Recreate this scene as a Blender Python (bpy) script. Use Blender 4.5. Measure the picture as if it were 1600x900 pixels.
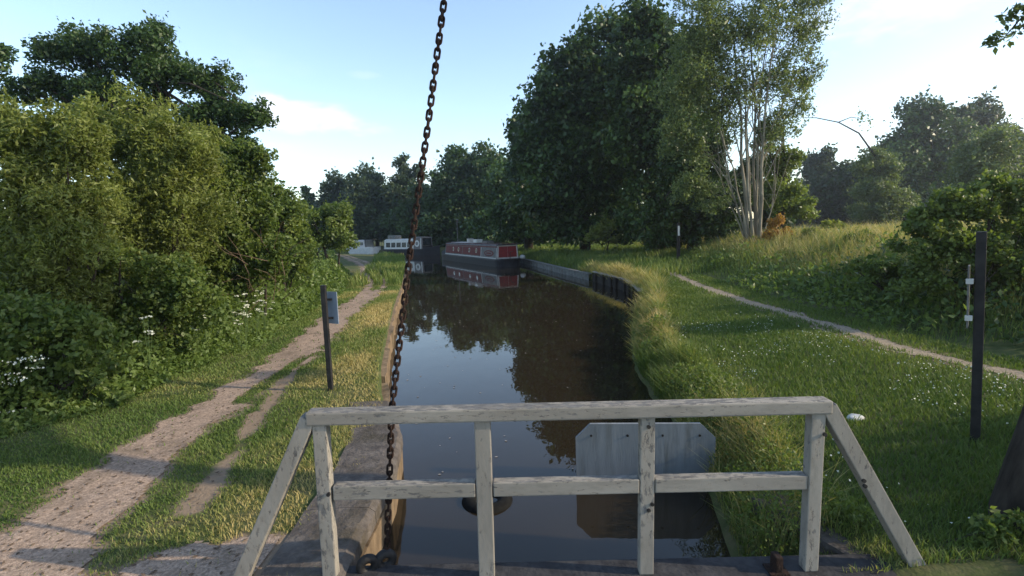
import bpy, bmesh, math
import numpy as np
from mathutils import Vector, Matrix

for o in list(bpy.data.objects):
    bpy.data.objects.remove(o)
S = bpy.context.scene
COL = S.collection
R = math.radians

# ------------------------------------------------------------------ camera
CAM_H, PITCH, ROLL = 3.0, R(6.6), R(1.8)
cam = bpy.data.cameras.new('camera')
cam.sensor_width = 36.0
cam.lens = 18.0
cam.clip_start = 0.05
cam.clip_end = 3000
camo = bpy.data.objects.new('camera', cam)
COL.objects.link(camo)
_c, _s = math.cos(ROLL), math.sin(ROLL)
_ct, _st = math.cos(PITCH), math.sin(PITCH)
_up = Vector((0, _st, _ct))
_right = Vector((1, 0, 0))
_fw = Vector((0, _ct, -_st))
_X = _right * _c - _up * _s
_Y = _right * _s + _up * _c
camo.matrix_world = Matrix(((_X.x, _Y.x, -_fw.x, 0), (_X.y, _Y.y, -_fw.y, 0), (_X.z, _Y.z, -_fw.z, CAM_H), (0, 0, 0, 1)))
S.camera = camo

# ------------------------------------------------------------------ light
SUN_AZ, SUN_EL = 98.0, 25.0        # azimuth clockwise from +Y
SUN_STRENGTH, SKY_STRENGTH, EXPOSURE = 2.8, 0.15, 1.14
S.view_settings.view_transform = 'Standard'
S.view_settings.look = 'None'
S.view_settings.exposure = EXPOSURE
S.view_settings.gamma = 1.0
S.view_settings.use_curve_mapping = False
SUNDIR = Vector((math.sin(R(SUN_AZ)) * math.cos(R(SUN_EL)), math.cos(R(SUN_AZ)) * math.cos(R(SUN_EL)), math.sin(R(SUN_EL))))
sl = bpy.data.lights.new('sun', 'SUN')
sl.energy = SUN_STRENGTH
sl.angle = R(0.6)
sl.color = (1.0, 0.85, 0.63)
so = bpy.data.objects.new('sun', sl)
so.rotation_euler = SUNDIR.to_track_quat('Z', 'Y').to_euler()
so.location = (40, 10, 40)
COL.objects.link(so)


def make_world():
    w = bpy.data.worlds.new('World')
    S.world = w
    w.use_nodes = True
    nt = w.node_tree
    N, L = nt.nodes, nt.links
    N.clear()
    out = N.new('ShaderNodeOutputWorld')
    bg = N.new('ShaderNodeBackground')
    bg.inputs['Strength'].default_value = SKY_STRENGTH
    L.new(bg.outputs[0], out.inputs[0])
    sky = N.new('ShaderNodeTexSky')
    sky.sky_type = 'NISHITA'
    sky.sun_disc = False
    sky.sun_elevation = R(SUN_EL)
    sky.sun_rotation = R(SUN_AZ)
    sky.air_density = 1.0
    sky.dust_density = 0.6
    sky.ozone_density = 0.7
    tc = N.new('ShaderNodeTexCoord')

    def math_(op, a, b=None, c=None):
        m = N.new('ShaderNodeMath')
        m.operation = op
        for i, v in enumerate((a, b, c)):
            if v is None:
                continue
            if isinstance(v, (int, float)):
                m.inputs[i].default_value = v
            else:
                L.new(v, m.inputs[i])
        return m.outputs[0]

    def vm(op, a, b):
        m = N.new('ShaderNodeVectorMath')
        m.operation = op
        for i, v in enumerate((a, b)):
            if isinstance(v, (tuple, Vector)):
                m.inputs[i].default_value = tuple(v)
            else:
                L.new(v, m.inputs[i])
        return m
    D = tc.outputs['Generated']
    # cloud layer seen in perspective: direction divided by its height
    sep = N.new('ShaderNodeSeparateXYZ')
    L.new(D, sep.inputs[0])
    zz = math_('ADD', sep.outputs[2], 0.12)
    px = math_('DIVIDE', sep.outputs[0], zz)
    py = math_('DIVIDE', sep.outputs[1], zz)
    cmb = N.new('ShaderNodeCombineXYZ')
    L.new(px, cmb.inputs[0])
    L.new(py, cmb.inputs[1])
    nz = N.new('ShaderNodeTexNoise')
    nz.inputs['Scale'].default_value = 1.1
    nz.inputs['Detail'].default_value = 7
    nz.inputs['Roughness'].default_value = 0.58
    L.new(cmb.outputs[0], nz.inputs['Vector'])
    n2 = N.new('ShaderNodeTexNoise')
    n2.inputs['Scale'].default_value = 9.0
    n2.inputs['Detail'].default_value = 6
    n2.inputs['Roughness'].default_value = 0.6
    st = vm('MULTIPLY', D, (1.0, 1.0, 2.6))
    L.new(st.outputs[0], n2.inputs['Vector'])
    mask = None

    def smooth(x, lo, hi, amt):
        r = N.new('ShaderNodeMapRange')
        r.interpolation_type = 'SMOOTHSTEP'
        r.inputs['From Min'].default_value = lo
        r.inputs['From Max'].default_value = hi
        r.inputs['To Min'].default_value = 0
        r.inputs['To Max'].default_value = amt
        L.new(x, r.inputs[0])
        return r.outputs[0]
    thin = smooth(nz.outputs['Fac'], 0.54, 0.84, 0.2)
    # single clouds low over the trees: (azimuth, elevation, half width, half height, strength)
    m = thin
    for az, el, hw, hh, amt in ((-20.5, 11.5, 8.0, 1.7, 0.8), (-24.5, 12.0, 2.6, 2.0, 0.8), (-10.5, 6.0, 4.5, 2.2, 0.4), (-15, 16.0, 2.0, 0.5, 0.12),
                                (37, 17.5, 10, 3.0, 0.5), (33, 24.0, 4, 1.2, 0.3), (45, 7, 18, 4, 0.35)):
        d = Vector((math.sin(R(az)) * math.cos(R(el)), math.cos(R(az)) * math.cos(R(el)), math.sin(R(el))))
        t = Vector((math.cos(R(az)), -math.sin(R(az)), 0))
        u = t.cross(d)
        a = math_('DIVIDE', vm('DOT_PRODUCT', D, t).outputs['Value'], math.sin(R(hw)))
        b = math_('DIVIDE', math_('SUBTRACT', vm('DOT_PRODUCT', D, u).outputs['Value'], 0.0), math.sin(R(hh)))
        rr = math_('ADD', math_('MULTIPLY', a, a), math_('MULTIPLY', b, b))
        q = math_('ADD', math_('SUBTRACT', 1.0, rr), math_('MULTIPLY', math_('SUBTRACT', n2.outputs['Fac'], 0.5), 3.0))
        front = math_('GREATER_THAN', vm('DOT_PRODUCT', D, d).outputs['Value'], 0.0)
        m = math_('MAXIMUM', m, math_('MULTIPLY', smooth(q, 0.0, 1.3, amt), front))
    mix = N.new('ShaderNodeMixRGB')
    L.new(m, mix.inputs['Fac'])
    L.new(sky.outputs[0], mix.inputs['Color1'])
    mix.inputs['Color2'].default_value = (4.6, 4.6, 4.75, 1)
    L.new(mix.outputs[0], bg.inputs['Color'])
    w.cycles.sampling_method = 'AUTOMATIC'


make_world()
S.cycles.max_bounces = 8
S.cycles.diffuse_bounces = 3
S.cycles.glossy_bounces = 3
S.cycles.transmission_bounces = 3
S.cycles.use_denoising = True

# ------------------------------------------------------------------ helpers


def ray(px, py):
    u, v = (px - 800) / 800.0, -(py - 450) / 800.0
    return _X * u + _Y * v + _fw


def at(px, py, Y):
    d = ray(px, py)
    t = Y / d.y
    return Vector((d.x * t, Y, CAM_H + d.z * t))


def tag(o, label=None, cat=None, group=None, kind=None):
    if label:
        o['label'] = label
    if cat:
        o['category'] = cat
    if group:
        o['group'] = group
    if kind:
        o['kind'] = kind
    return o


def empty(name, loc=(0, 0, 0), rz=0.0, parent=None):
    o = bpy.data.objects.new(name, None)
    o.empty_display_size = 0.2
    o.location = loc
    o.rotation_euler = (0, 0, rz)
    COL.objects.link(o)
    if parent:
        o.parent = parent
    return o


def np_obj(name, V, F, mat, parent=None, tint=None, smooth=False, mats=None, midx=None):
    """one mesh object from vertex and quad/tri arrays"""
    me = bpy.data.meshes.new(name)
    V = np.asarray(V, dtype=np.float32).reshape(-1, 3)
    F = np.asarray(F, dtype=np.int32)
    k = F.shape[1]
    me.vertices.add(len(V))
    me.vertices.foreach_set('co', V.ravel())
    me.loops.add(F.size)
    me.loops.foreach_set('vertex_index', F.ravel())
    me.polygons.add(len(F))
    me.polygons.foreach_set('loop_start', np.arange(0, F.size, k, dtype=np.int32))
    me.polygons.foreach_set('loop_total', np.full(len(F), k, dtype=np.int32))
    if smooth:
        me.polygons.foreach_set('use_smooth', np.ones(len(F), dtype=bool))
    if tint is not None:
        a = me.attributes.new('tint', 'FLOAT', 'POINT')
        a.data.foreach_set('value', np.asarray(tint, dtype=np.float32).ravel())
    if mats:
        for m in mats:
            me.materials.append(m)
        if midx is not None:
            me.polygons.foreach_set('material_index', np.asarray(midx, dtype=np.int32))
    else:
        me.materials.append(mat)
    me.update(calc_edges=True)
    o = bpy.data.objects.new(name, me)
    COL.objects.link(o)
    if parent:
        o.parent = parent
    return o


class MB:
    """collects pieces for one mesh"""
    def __init__(self):
        self.bm = bmesh.new()

    def box(self, c, s, rot=None, bevel=0.0):
        M = Matrix.Translation(Vector(c))
        if rot is not None:
            M = M @ rot.to_4x4()
        M = M @ Matrix.Diagonal((s[0], s[1], s[2], 1))
        r = bmesh.ops.create_cube(self.bm, size=1.0, matrix=M)
        if bevel:
            es = list({e for v in r['verts'] for e in v.link_edges})
            bmesh.ops.bevel(self.bm, geom=es, offset=bevel, segments=2, affect='EDGES', profile=0.6)
        return self

    def bar(self, a, b, w, h, side=(0, 1, 0), bevel=0.0):
        a, b = Vector(a), Vector(b)
        z = (b - a)
        L = z.length
        z.normalize()
        y = Vector(side)
        y = (y - z * y.dot(z)).normalized()
        x = y.cross(z)
        rot = Matrix((x, y, z)).transposed()
        return self.box((a + b) / 2, (w, h, L), rot, bevel)

    def tube(self, pts, rad, n=8, cap=True):
        pts = [Vector(p) for p in pts]
        if isinstance(rad, (int, float)):
            rad = [rad] * len(pts)
        rings = []
        ref = None
        for i, p in enumerate(pts):
            t = (pts[min(i + 1, len(pts) - 1)] - pts[max(i - 1, 0)]).normalized()
            if ref is None:
                ref = Vector((1, 0, 0)) if abs(t.x) < 0.8 else Vector((0, 1, 0))
            x = (ref - t * ref.dot(t)).normalized()
            ref = x
            y = t.cross(x)
            rings.append([self.bm.verts.new(p + (x * math.cos(a) + y * math.sin(a)) * rad[i]) for a in [2 * math.pi * k / n for k in range(n)]])
        for i in range(len(rings) - 1):
            for k in range(n):
                self.bm.faces.new((rings[i][k], rings[i][(k + 1) % n], rings[i + 1][(k + 1) % n], rings[i + 1][k]))
        if cap:
            self.bm.faces.new(list(reversed(rings[0])))
            self.bm.faces.new(rings[-1])
        return self

    def torus(self, c, R1, r1, axis='Z', n=20, m=10, rot=None):
        M = Matrix.Translation(Vector(c))
        if rot is not None:
            M = M @ rot.to_4x4()
        vs = [[self.bm.verts.new(M @ Vector(((R1 + r1 * math.cos(b)) * math.cos(a), (R1 + r1 * math.cos(b)) * math.sin(a), r1 * math.sin(b))))
               for b in [2 * math.pi * j / m for j in range(m)]] for a in [2 * math.pi * i / n for i in range(n)]]
        for i in range(n):
            for j in range(m):
                self.bm.faces.new((vs[i][j], vs[(i + 1) % n][j], vs[(i + 1) % n][(j + 1) % m], vs[i][(j + 1) % m]))
        return self

    def prism(self, outline, y0, y1):
        """outline in x,z extruded along y"""
        a = [self.bm.verts.new((x, y0, z)) for x, z in outline]
        b = [self.bm.verts.new((x, y1, z)) for x, z in outline]
        n = len(outline)
        self.bm.faces.new(a)
        self.bm.faces.new(list(reversed(b)))
        for i in range(n):
            self.bm.faces.new((a[i], b[i], b[(i + 1) % n], a[(i + 1) % n]))
        return self

    def loft(self, rings, cap=True):
        vs = [[self.bm.verts.new(p) for p in r] for r in rings]
        n = len(vs[0])
        for i in range(len(vs) - 1):
            for k in range(n):
                self.bm.faces.new((vs[i][k], vs[i][(k + 1) % n], vs[i + 1][(k + 1) % n], vs[i + 1][k]))
        if cap:
            self.bm.faces.new(vs[0])
            self.bm.faces.new(list(reversed(vs[-1])))
        return self

    def build(self, name, mat, parent=None, smooth=False):
        bmesh.ops.recalc_face_normals(self.bm, faces=self.bm.faces)
        me = bpy.data.meshes.new(name)
        self.bm.to_mesh(me)
        self.bm.free()
        me.materials.append(mat)
        if smooth:
            for p in me.polygons:
                p.use_smooth = True
        o = bpy.data.objects.new(name, me)
        COL.objects.link(o)
        if parent:
            o.parent = parent
        return o


def copy_tree(o, parent=None):
    c = o.copy()
    COL.objects.link(c)
    if parent:
        c.parent = parent
    for ch in o.children:
        copy_tree(ch, c)
    return c


_hash = np.random.default_rng(7).random((256, 256))


def vnoise(x, y):
    x, y = np.asarray(x, float), np.asarray(y, float)
    xi, yi = np.floor(x).astype(int), np.floor(y).astype(int)
    fx, fy = x - xi, y - yi
    fx, fy = fx * fx * (3 - 2 * fx), fy * fy * (3 - 2 * fy)
    h = lambda a, b: _hash[a % 256, b % 256]
    return (h(xi, yi) * (1 - fx) + h(xi + 1, yi) * fx) * (1 - fy) + (h(xi, yi + 1) * (1 - fx) + h(xi + 1, yi + 1) * fx) * fy


def fbm(x, y, o=4):
    s, a, t = 0, 0.5, 0
    for i in range(o):
        s = s + a * vnoise(x * 2 ** i + 17.3 * i, y * 2 ** i + 5.1 * i)
        t += a
        a *= 0.5
    return s / t


def sst(x, a, b):
    t = np.clip((np.asarray(x, float) - a) / (b - a), 0, 1)
    return t * t * (3 - 2 * t)


# ------------------------------------------------------------------ materials


def mat_new(name):
    m = bpy.data.materials.new(name)
    m.use_nodes = True
    nt = m.node_tree
    return m, nt, nt.nodes, nt.links, nt.nodes['Principled BSDF']


def mat_noise(name, c1, c2, scale=8, rough=0.8, bump=0.0, bscale=None, lo=0.35, hi=0.65, spec=0.3, stretch=None, metal=0.0, c3=None, c3scale=2.0, c3lo=0.55, c3hi=0.65):
    m, nt, N, L, P = mat_new(name)
    tc = N.new('ShaderNodeTexCoord')
    src = tc.outputs['Object']
    if stretch:
        mp = N.new('ShaderNodeMapping')
        mp.inputs['Scale'].default_value = stretch
        L.new(src, mp.inputs[0])
        src = mp.outputs[0]
    nz = N.new('ShaderNodeTexNoise')
    nz.inputs['Scale'].default_value = scale
    nz.inputs['Detail'].default_value = 8
    nz.inputs['Roughness'].default_value = 0.65
    L.new(src, nz.inputs['Vector'])
    rp = N.new('ShaderNodeValToRGB')
    rp.color_ramp.elements[0].position = lo
    rp.color_ramp.elements[0].color = (*c1, 1)
    rp.color_ramp.elements[1].position = hi
    rp.color_ramp.elements[1].color = (*c2, 1)
    L.new(nz.outputs['Fac'], rp.inputs[0])
    col = rp.outputs[0]
    if c3:
        n3 = N.new('ShaderNodeTexNoise')
        n3.inputs['Scale'].default_value = c3scale
        n3.inputs['Detail'].default_value = 9
        n3.inputs['Roughness'].default_value = 0.7
        L.new(src, n3.inputs['Vector'])
        mr = N.new('ShaderNodeMapRange')
        mr.inputs['From Min'].default_value = c3lo
        mr.inputs['From Max'].default_value = c3hi
        L.new(n3.outputs['Fac'], mr.inputs[0])
        mx = N.new('ShaderNodeMixRGB')
        L.new(mr.outputs[0], mx.inputs[0])
        L.new(col, mx.inputs[1])
        mx.inputs[2].default_value = (*c3, 1)
        col = mx.outputs[0]
    L.new(col, P.inputs['Base Color'])
    P.inputs['Roughness'].default_value = rough
    P.inputs['Specular IOR Level'].default_value = spec
    P.inputs['Metallic'].default_value = metal
    if bump:
        nb = N.new('ShaderNodeTexNoise')
        nb.inputs['Scale'].default_value = bscale or scale * 3
        nb.inputs['Detail'].default_value = 6
        L.new(src, nb.inputs['Vector'])
        b = N.new('ShaderNodeBump')
        b.inputs['Strength'].default_value = bump
        b.inputs['Distance'].default_value = 0.02
        L.new(nb.outputs['Fac'], b.inputs['Height'])
        L.new(b.outputs[0], P.inputs['Normal'])
    return m


def mat_leaf(name, dark, mid, light, transl=0.35, rough=0.45, spec=0.35):
    """leaf colour runs over the per-leaf tint attribute"""
    m, nt, N, L, P = mat_new(name)
    at_ = N.new('ShaderNodeAttribute')
    at_.attribute_name = 'tint'
    rp = N.new('ShaderNodeValToRGB')
    e = rp.color_ramp.elements
    e[0].position, e[0].color = 0.0, (*dark, 1)
    e[1].position, e[1].color = 1.0, (*light, 1)
    k = rp.color_ramp.elements.new(0.5)
    k.color = (*mid, 1)
    L.new(at_.outputs['Fac'], rp.inputs[0])
    L.new(rp.outputs[0], P.inputs['Base Color'])
    P.inputs['Roughness'].default_value = rough
    P.inputs['Specular IOR Level'].default_value = spec
    tr = N.new('ShaderNodeBsdfTranslucent')
    g = N.new('ShaderNodeMixRGB')
    g.blend_type = 'MULTIPLY'
    g.inputs[0].default_value = 1.0
    L.new(rp.outputs[0], g.inputs[1])
    g.inputs[2].default_value = (1.25, 1.25, 0.6, 1)
    L.new(g.outputs[0], tr.inputs[0])
    mx = N.new('ShaderNodeMixShader')
    mx.inputs[0].default_value = transl
    L.new(P.outputs[0], mx.inputs[1])
    L.new(tr.outputs[0], mx.inputs[2])
    L.new(mx.outputs[0], N['Material Output'].inputs[0])
    return m


M = {}
M['ground'] = mat_noise('soil_and_turf', (0.045, 0.065, 0.020), (0.10, 0.11, 0.042), 3.0, 0.95, 0.6, 30, spec=0.1, c3=(0.14, 0.115, 0.065), c3scale=0.9, c3lo=0.50, c3hi=0.68)
def add_wear(m):
    nt = m.node_tree
    N, L, P = nt.nodes, nt.links, nt.nodes['Principled BSDF']
    a = N.new('ShaderNodeAttribute')
    a.attribute_name = 'tint'
    n = N.new('ShaderNodeTexNoise')
    n.inputs['Scale'].default_value = 9
    n.inputs['Detail'].default_value = 6
    tc = N.new('ShaderNodeTexCoord')
    L.new(tc.outputs['Object'], n.inputs['Vector'])
    ad = N.new('ShaderNodeMath')
    ad.operation = 'ADD'
    L.new(a.outputs['Fac'], ad.inputs[0])
    L.new(n.outputs['Fac'], ad.inputs[1])
    mr = N.new('ShaderNodeMapRange')
    mr.inputs['From Min'].default_value = 0.75
    mr.inputs['From Max'].default_value = 1.15
    L.new(ad.outputs[0], mr.inputs[0])
    src = P.inputs['Base Color'].links[0].from_socket
    mx = N.new('ShaderNodeMixRGB')
    L.new(mr.outputs[0], mx.inputs[0])
    L.new(src, mx.inputs[1])
    mx.inputs[2].default_value = (0.23, 0.172, 0.12, 1)
    L.new(mx.outputs[0], P.inputs['Base Color'])


add_wear(M['ground'])
def add_stones(m, scale):
    nt = m.node_tree
    N, L, P = nt.nodes, nt.links, nt.nodes['Principled BSDF']
    tc = N.new('ShaderNodeTexCoord')
    v = N.new('ShaderNodeTexVoronoi')
    v.inputs['Scale'].default_value = scale
    L.new(tc.outputs['Object'], v.inputs['Vector'])
    src = P.inputs['Base Color'].links[0].from_socket
    hs = N.new('ShaderNodeHueSaturation')
    mr = N.new('ShaderNodeMapRange')
    sp = N.new('ShaderNodeSeparateColor')
    L.new(v.outputs['Color'], sp.inputs[0])
    L.new(sp.outputs[0], mr.inputs[0])
    mr.inputs['To Min'].default_value = 0.78
    mr.inputs['To Max'].default_value = 1.24
    L.new(mr.outputs[0], hs.inputs['Value'])
    L.new(src, hs.inputs['Color'])
    L.new(hs.outputs[0], P.inputs['Base Color'])


M['path'] = mat_noise('gravel_path', (0.20, 0.145, 0.105), (0.40, 0.30, 0.23), 30, 0.95, 0.45, 80, 0.3, 0.7, spec=0.15, c3=(0.17, 0.13, 0.095), c3scale=1.3, c3lo=0.5, c3hi=0.7)
M['rpath'] = mat_noise('dirt_path', (0.20, 0.16, 0.115), (0.36, 0.295, 0.215), 20, 0.95, 0.8, 50, 0.3, 0.7, spec=0.15)
add_stones(M['path'], 55)
add_stones(M['rpath'], 45)
M['stone'] = mat_noise('weathered_stone', (0.055, 0.047, 0.043), (0.16, 0.138, 0.12), 7, 0.9, 0.9, 22, 0.3, 0.72, spec=0.2, c3=(0.065, 0.055, 0.040), c3scale=2.4, c3lo=0.50, c3hi=0.66)
M['wallstone'] = mat_noise('canal_wall_stone', (0.09, 0.065, 0.042), (0.24, 0.175, 0.11), 6, 0.9, 1.0, 14, 0.3, 0.7, spec=0.2, stretch=(1, 1, 0.45), c3=(0.05, 0.045, 0.025), c3scale=2.0, c3lo=0.54, c3hi=0.68)
M['bark'] = mat_noise('bark', (0.022, 0.018, 0.015), (0.075, 0.062, 0.05), 6, 0.95, 1.0, 14, stretch=(1, 1, 0.2), spec=0.1)
M['paleb'] = mat_noise('pale_bark', (0.14, 0.125, 0.095), (0.32, 0.29, 0.22), 3, 0.9, 0.6, 10, stretch=(1, 1, 0.25), spec=0.1)
M['deadwood'] = mat_noise('dead_wood', (0.07, 0.05, 0.036), (0.16, 0.115, 0.08), 8, 0.9, spec=0.1)
M['black'] = mat_noise('black_paint', (0.010, 0.010, 0.011), (0.028, 0.026, 0.026), 8, 0.6, 0.2, 40, spec=0.3)
M['tar'] = mat_noise('tarred_wood', (0.013, 0.011, 0.010), (0.045, 0.038, 0.032), 10, 0.8, 0.6, 30, stretch=(1, 1, 0.15), spec=0.2)
M['oldwood'] = mat_noise('old_wood', (0.05, 0.042, 0.034), (0.16, 0.14, 0.115), 8, 0.9, 0.7, 25, stretch=(1, 1, 0.3), spec=0.15)
M['greywood'] = mat_noise('grey_wood', (0.16, 0.15, 0.14), (0.32, 0.30, 0.28), 8, 0.9, 0.5, 25, spec=0.15)
M['beam'] = mat_noise('deck_beam', (0.020, 0.020, 0.023), (0.055, 0.054, 0.056), 6, 0.85, 0.5, 30, spec=0.2, c3=(0.55, 0.54, 0.52), c3scale=4.0, c3lo=0.66, c3hi=0.69)
M['deck'] = mat_noise('deck_planks', (0.06, 0.055, 0.05), (0.14, 0.13, 0.12), 5, 0.9, 0.5, 30, spec=0.2, stretch=(1, 0.2, 1))
M['rust'] = mat_noise('rusty_iron', (0.013, 0.009, 0.008), (0.042, 0.022, 0.016), 30, 0.85, 0.6, 90, spec=0.3, metal=0.3)
M['iron'] = mat_noise('dark_iron', (0.02, 0.02, 0.022), (0.06, 0.055, 0.05), 20, 0.6, 0.3, 60, metal=0.5)
M['rubber'] = mat_noise('black_rubber', (0.007, 0.007, 0.007), (0.015, 0.015, 0.014), 20, 0.9, 0.2, 60, spec=0.1)
M['greyplate'] = mat_noise('grey_plate', (0.16, 0.175, 0.185), (0.21, 0.225, 0.235), 3, 0.6, 0.1, 20, spec=0.3, c3=(0.11, 0.112, 0.10), c3scale=2.6, c3lo=0.53, c3hi=0.78, stretch=(2.5, 2, 0.35))
M['bluesign'] = mat_noise('blue_grey_sign', (0.16, 0.20, 0.26), (0.24, 0.28, 0.34), 3, 0.5, 0.05, 20, spec=0.4)
M['white'] = mat_noise('white_paint', (0.45, 0.45, 0.43), (0.60, 0.60, 0.57), 5, 0.6, 0.1, 20)
M['cream'] = mat_noise('grey_white_paint', (0.36, 0.35, 0.33), (0.50, 0.48, 0.46), 3, 0.6, 0.1, 20)
M['boatgrey'] = mat_noise('boat_grey', (0.10, 0.094, 0.09), (0.17, 0.16, 0.153), 3, 0.7, 0.1, 20, spec=0.15)
M['red'] = mat_noise('red_paint', (0.15, 0.010, 0.014), (0.23, 0.016, 0.02), 3, 0.4, 0.05, 20, spec=0.4)
M['dullred'] = mat_noise('faded_red_paint', (0.085, 0.014, 0.013), (0.13, 0.022, 0.020), 3, 0.6, 0.05, 20, spec=0.15)
M['hull'] = mat_noise('hull_black', (0.008, 0.008, 0.011), (0.018, 0.018, 0.024), 3, 0.5, 0.05, 20, spec=0.2)
M['glass'] = mat_noise('dark_glass', (0.012, 0.015, 0.018), (0.02, 0.024, 0.028), 3, 0.08, spec=0.6)
M['steel'] = mat_noise('grey_steel', (0.10, 0.105, 0.10), (0.20, 0.20, 0.19), 5, 0.7, 0.3, 20, c3=(0.09, 0.06, 0.04), c3scale=3, c3lo=0.5, c3hi=0.7)
M['petal'] = mat_noise('white_petals', (0.50, 0.52, 0.40), (0.68, 0.69, 0.58), 30, 0.8)
M['stem'] = mat_noise('green_stem', (0.05, 0.09, 0.025), (0.09, 0.13, 0.04), 20, 0.7)
M['orange_l'] = mat_leaf('orange_leaves', (0.22, 0.11, 0.02), (0.32, 0.17, 0.03), (0.36, 0.24, 0.05))
M['oak'] = mat_leaf('oak_leaves', (0.026, 0.052, 0.014), (0.042, 0.082, 0.020), (0.068, 0.115, 0.028), 0.32)
M['dark_l'] = mat_leaf('dark_leaves', (0.020, 0.046, 0.012), (0.044, 0.088, 0.020), (0.090, 0.150, 0.034), 0.28)
M['willow'] = mat_leaf('willow_leaves', (0.115, 0.145, 0.036), (0.185, 0.225, 0.058), (0.26, 0.29, 0.085), 0.5)
M['hawthorn'] = mat_leaf('hawthorn_leaves', (0.070, 0.112, 0.028), (0.125, 0.178, 0.044), (0.195, 0.24, 0.065), 0.48)
M['birch'] = mat_leaf('slender_tree_leaves', (0.075, 0.112, 0.038), (0.118, 0.165, 0.058), (0.17, 0.215, 0.08), 0.4)
M['far'] = mat_leaf('far_leaves', (0.030, 0.052, 0.022), (0.046, 0.074, 0.030), (0.072, 0.10, 0.040), 0.35)
M['herb'] = mat_leaf('herb_leaves', (0.075, 0.12, 0.03), (0.125, 0.185, 0.046), (0.18, 0.24, 0.07), 0.45)
M['grass'] = mat_leaf('grass_blades', (0.070, 0.125, 0.028), (0.155, 0.205, 0.055), (0.46, 0.37, 0.17), 0.35, 0.6, 0.2)


def mat_paint(stretch):
    """thick off-white paint, chipped through to grey wood"""
    m, nt, N, L, P = mat_new('chipped_white_paint')
    tc = N.new('ShaderNodeTexCoord')
    mp = N.new('ShaderNodeMapping')
    mp.inputs['Scale'].default_value = stretch
    L.new(tc.outputs['Object'], mp.inputs[0])

    def noise(scale, detail=8, rough=0.65):
        n = N.new('ShaderNodeTexNoise')
        n.inputs['Scale'].default_value = scale
        n.inputs['Detail'].default_value = detail
        n.inputs['Roughness'].default_value = rough
        L.new(mp.outputs[0], n.inputs['Vector'])
        return n.outputs['Fac']

    def rng(x, a, b, c=0, d=1):
        r = N.new('ShaderNodeMapRange')
        for k, v in zip(('From Min', 'From Max', 'To Min', 'To Max'), (a, b, c, d)):
            r.inputs[k].default_value = v
        L.new(x, r.inputs[0])
        return r.outputs[0]

    def mix(f, a, b):
        x = N.new('ShaderNodeMixRGB')
        L.new(f, x.inputs[0])
        for i, v in ((1, a), (2, b)):
            if isinstance(v, tuple):
                x.inputs[i].default_value = (*v, 1)
            else:
                L.new(v, x.inputs[i])
        return x.outputs[0]
    base = mix(rng(noise(4.0), 0.35, 0.65), (0.225, 0.205, 0.175), (0.32, 0.296, 0.255))
    dirt = mix(rng(noise(16.0), 0.46, 0.72, 0, 0.8), base, (0.17, 0.155, 0.13))
    geo = N.new('ShaderNodeNewGeometry')
    sp = N.new('ShaderNodeSeparateXYZ')
    L.new(geo.outputs['Normal'], sp.inputs[0])
    up = rng(sp.outputs[2], 0.5, 0.95)                 # the weathered upper faces have lost more paint
    ad = N.new('ShaderNodeMath')
    ad.operation = 'MULTIPLY_ADD'
    L.new(up, ad.inputs[0])
    ad.inputs[1].default_value = 0.085
    L.new(noise(34.0, 10, 0.72), ad.inputs[2])
    ad2 = N.new('ShaderNodeMath')
    ad2.operation = 'MULTIPLY_ADD'
    L.new(noise(2.6, 3, 0.5), ad2.inputs[0])
    ad2.inputs[1].default_value = 0.28
    L.new(ad.outputs[0], ad2.inputs[2])
    chip = rng(ad2.outputs[0], 0.692, 0.745)
    woodn = mix(rng(noise(30.0), 0.35, 0.65), (0.085, 0.08, 0.075), (0.19, 0.185, 0.175))
    L.new(mix(chip, dirt, woodn), P.inputs['Base Color'])
    P.inputs['Roughness'].default_value = 0.72
    P.inputs['Specular IOR Level'].default_value = 0.25
    inv = N.new('ShaderNodeMath')
    inv.operation = 'MULTIPLY_ADD'
    L.new(chip, inv.inputs[0])
    inv.inputs[1].default_value = -1.2
    L.new(noise(40.0), inv.inputs[2])
    b = N.new('ShaderNodeBump')
    b.inputs['Strength'].default_value = 0.5
    b.inputs['Distance'].default_value = 0.004
    L.new(inv.outputs[0], b.inputs['Height'])
    L.new(b.outputs[0], P.inputs['Normal'])
    return m


M['paint'] = mat_paint((0.38, 1, 1))
M['paint_up'] = mat_paint((1, 1, 0.38))


def mat_water():
    m, nt, N, L, P = mat_new('canal_water')
    P.inputs['Base Color'].default_value = (0.022, 0.0165, 0.010, 1)
    P.inputs['Roughness'].default_value = 0.015
    P.inputs['IOR'].default_value = 1.333
    P.inputs['Specular IOR Level'].default_value = 0.75
    tc = N.new('ShaderNodeTexCoord')
    mp = N.new('ShaderNodeMapping')
    mp.inputs['Scale'].default_value = (1.0, 0.6, 1)
    L.new(tc.outputs['Object'], mp.inputs[0])
    n = N.new('ShaderNodeTexNoise')
    n.inputs['Scale'].default_value = 2.2
    n.inputs['Detail'].default_value = 3
    L.new(mp.outputs[0], n.inputs['Vector'])
    b = N.new('ShaderNodeBump')
    b.inputs['Strength'].default_value = 0.06
    b.inputs['Distance'].default_value = 0.05
    L.new(n.outputs['Fac'], b.inputs['Height'])
    L.new(b.outputs[0], P.inputs['Normal'])
    return m


M['water'] = mat_water()

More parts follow.
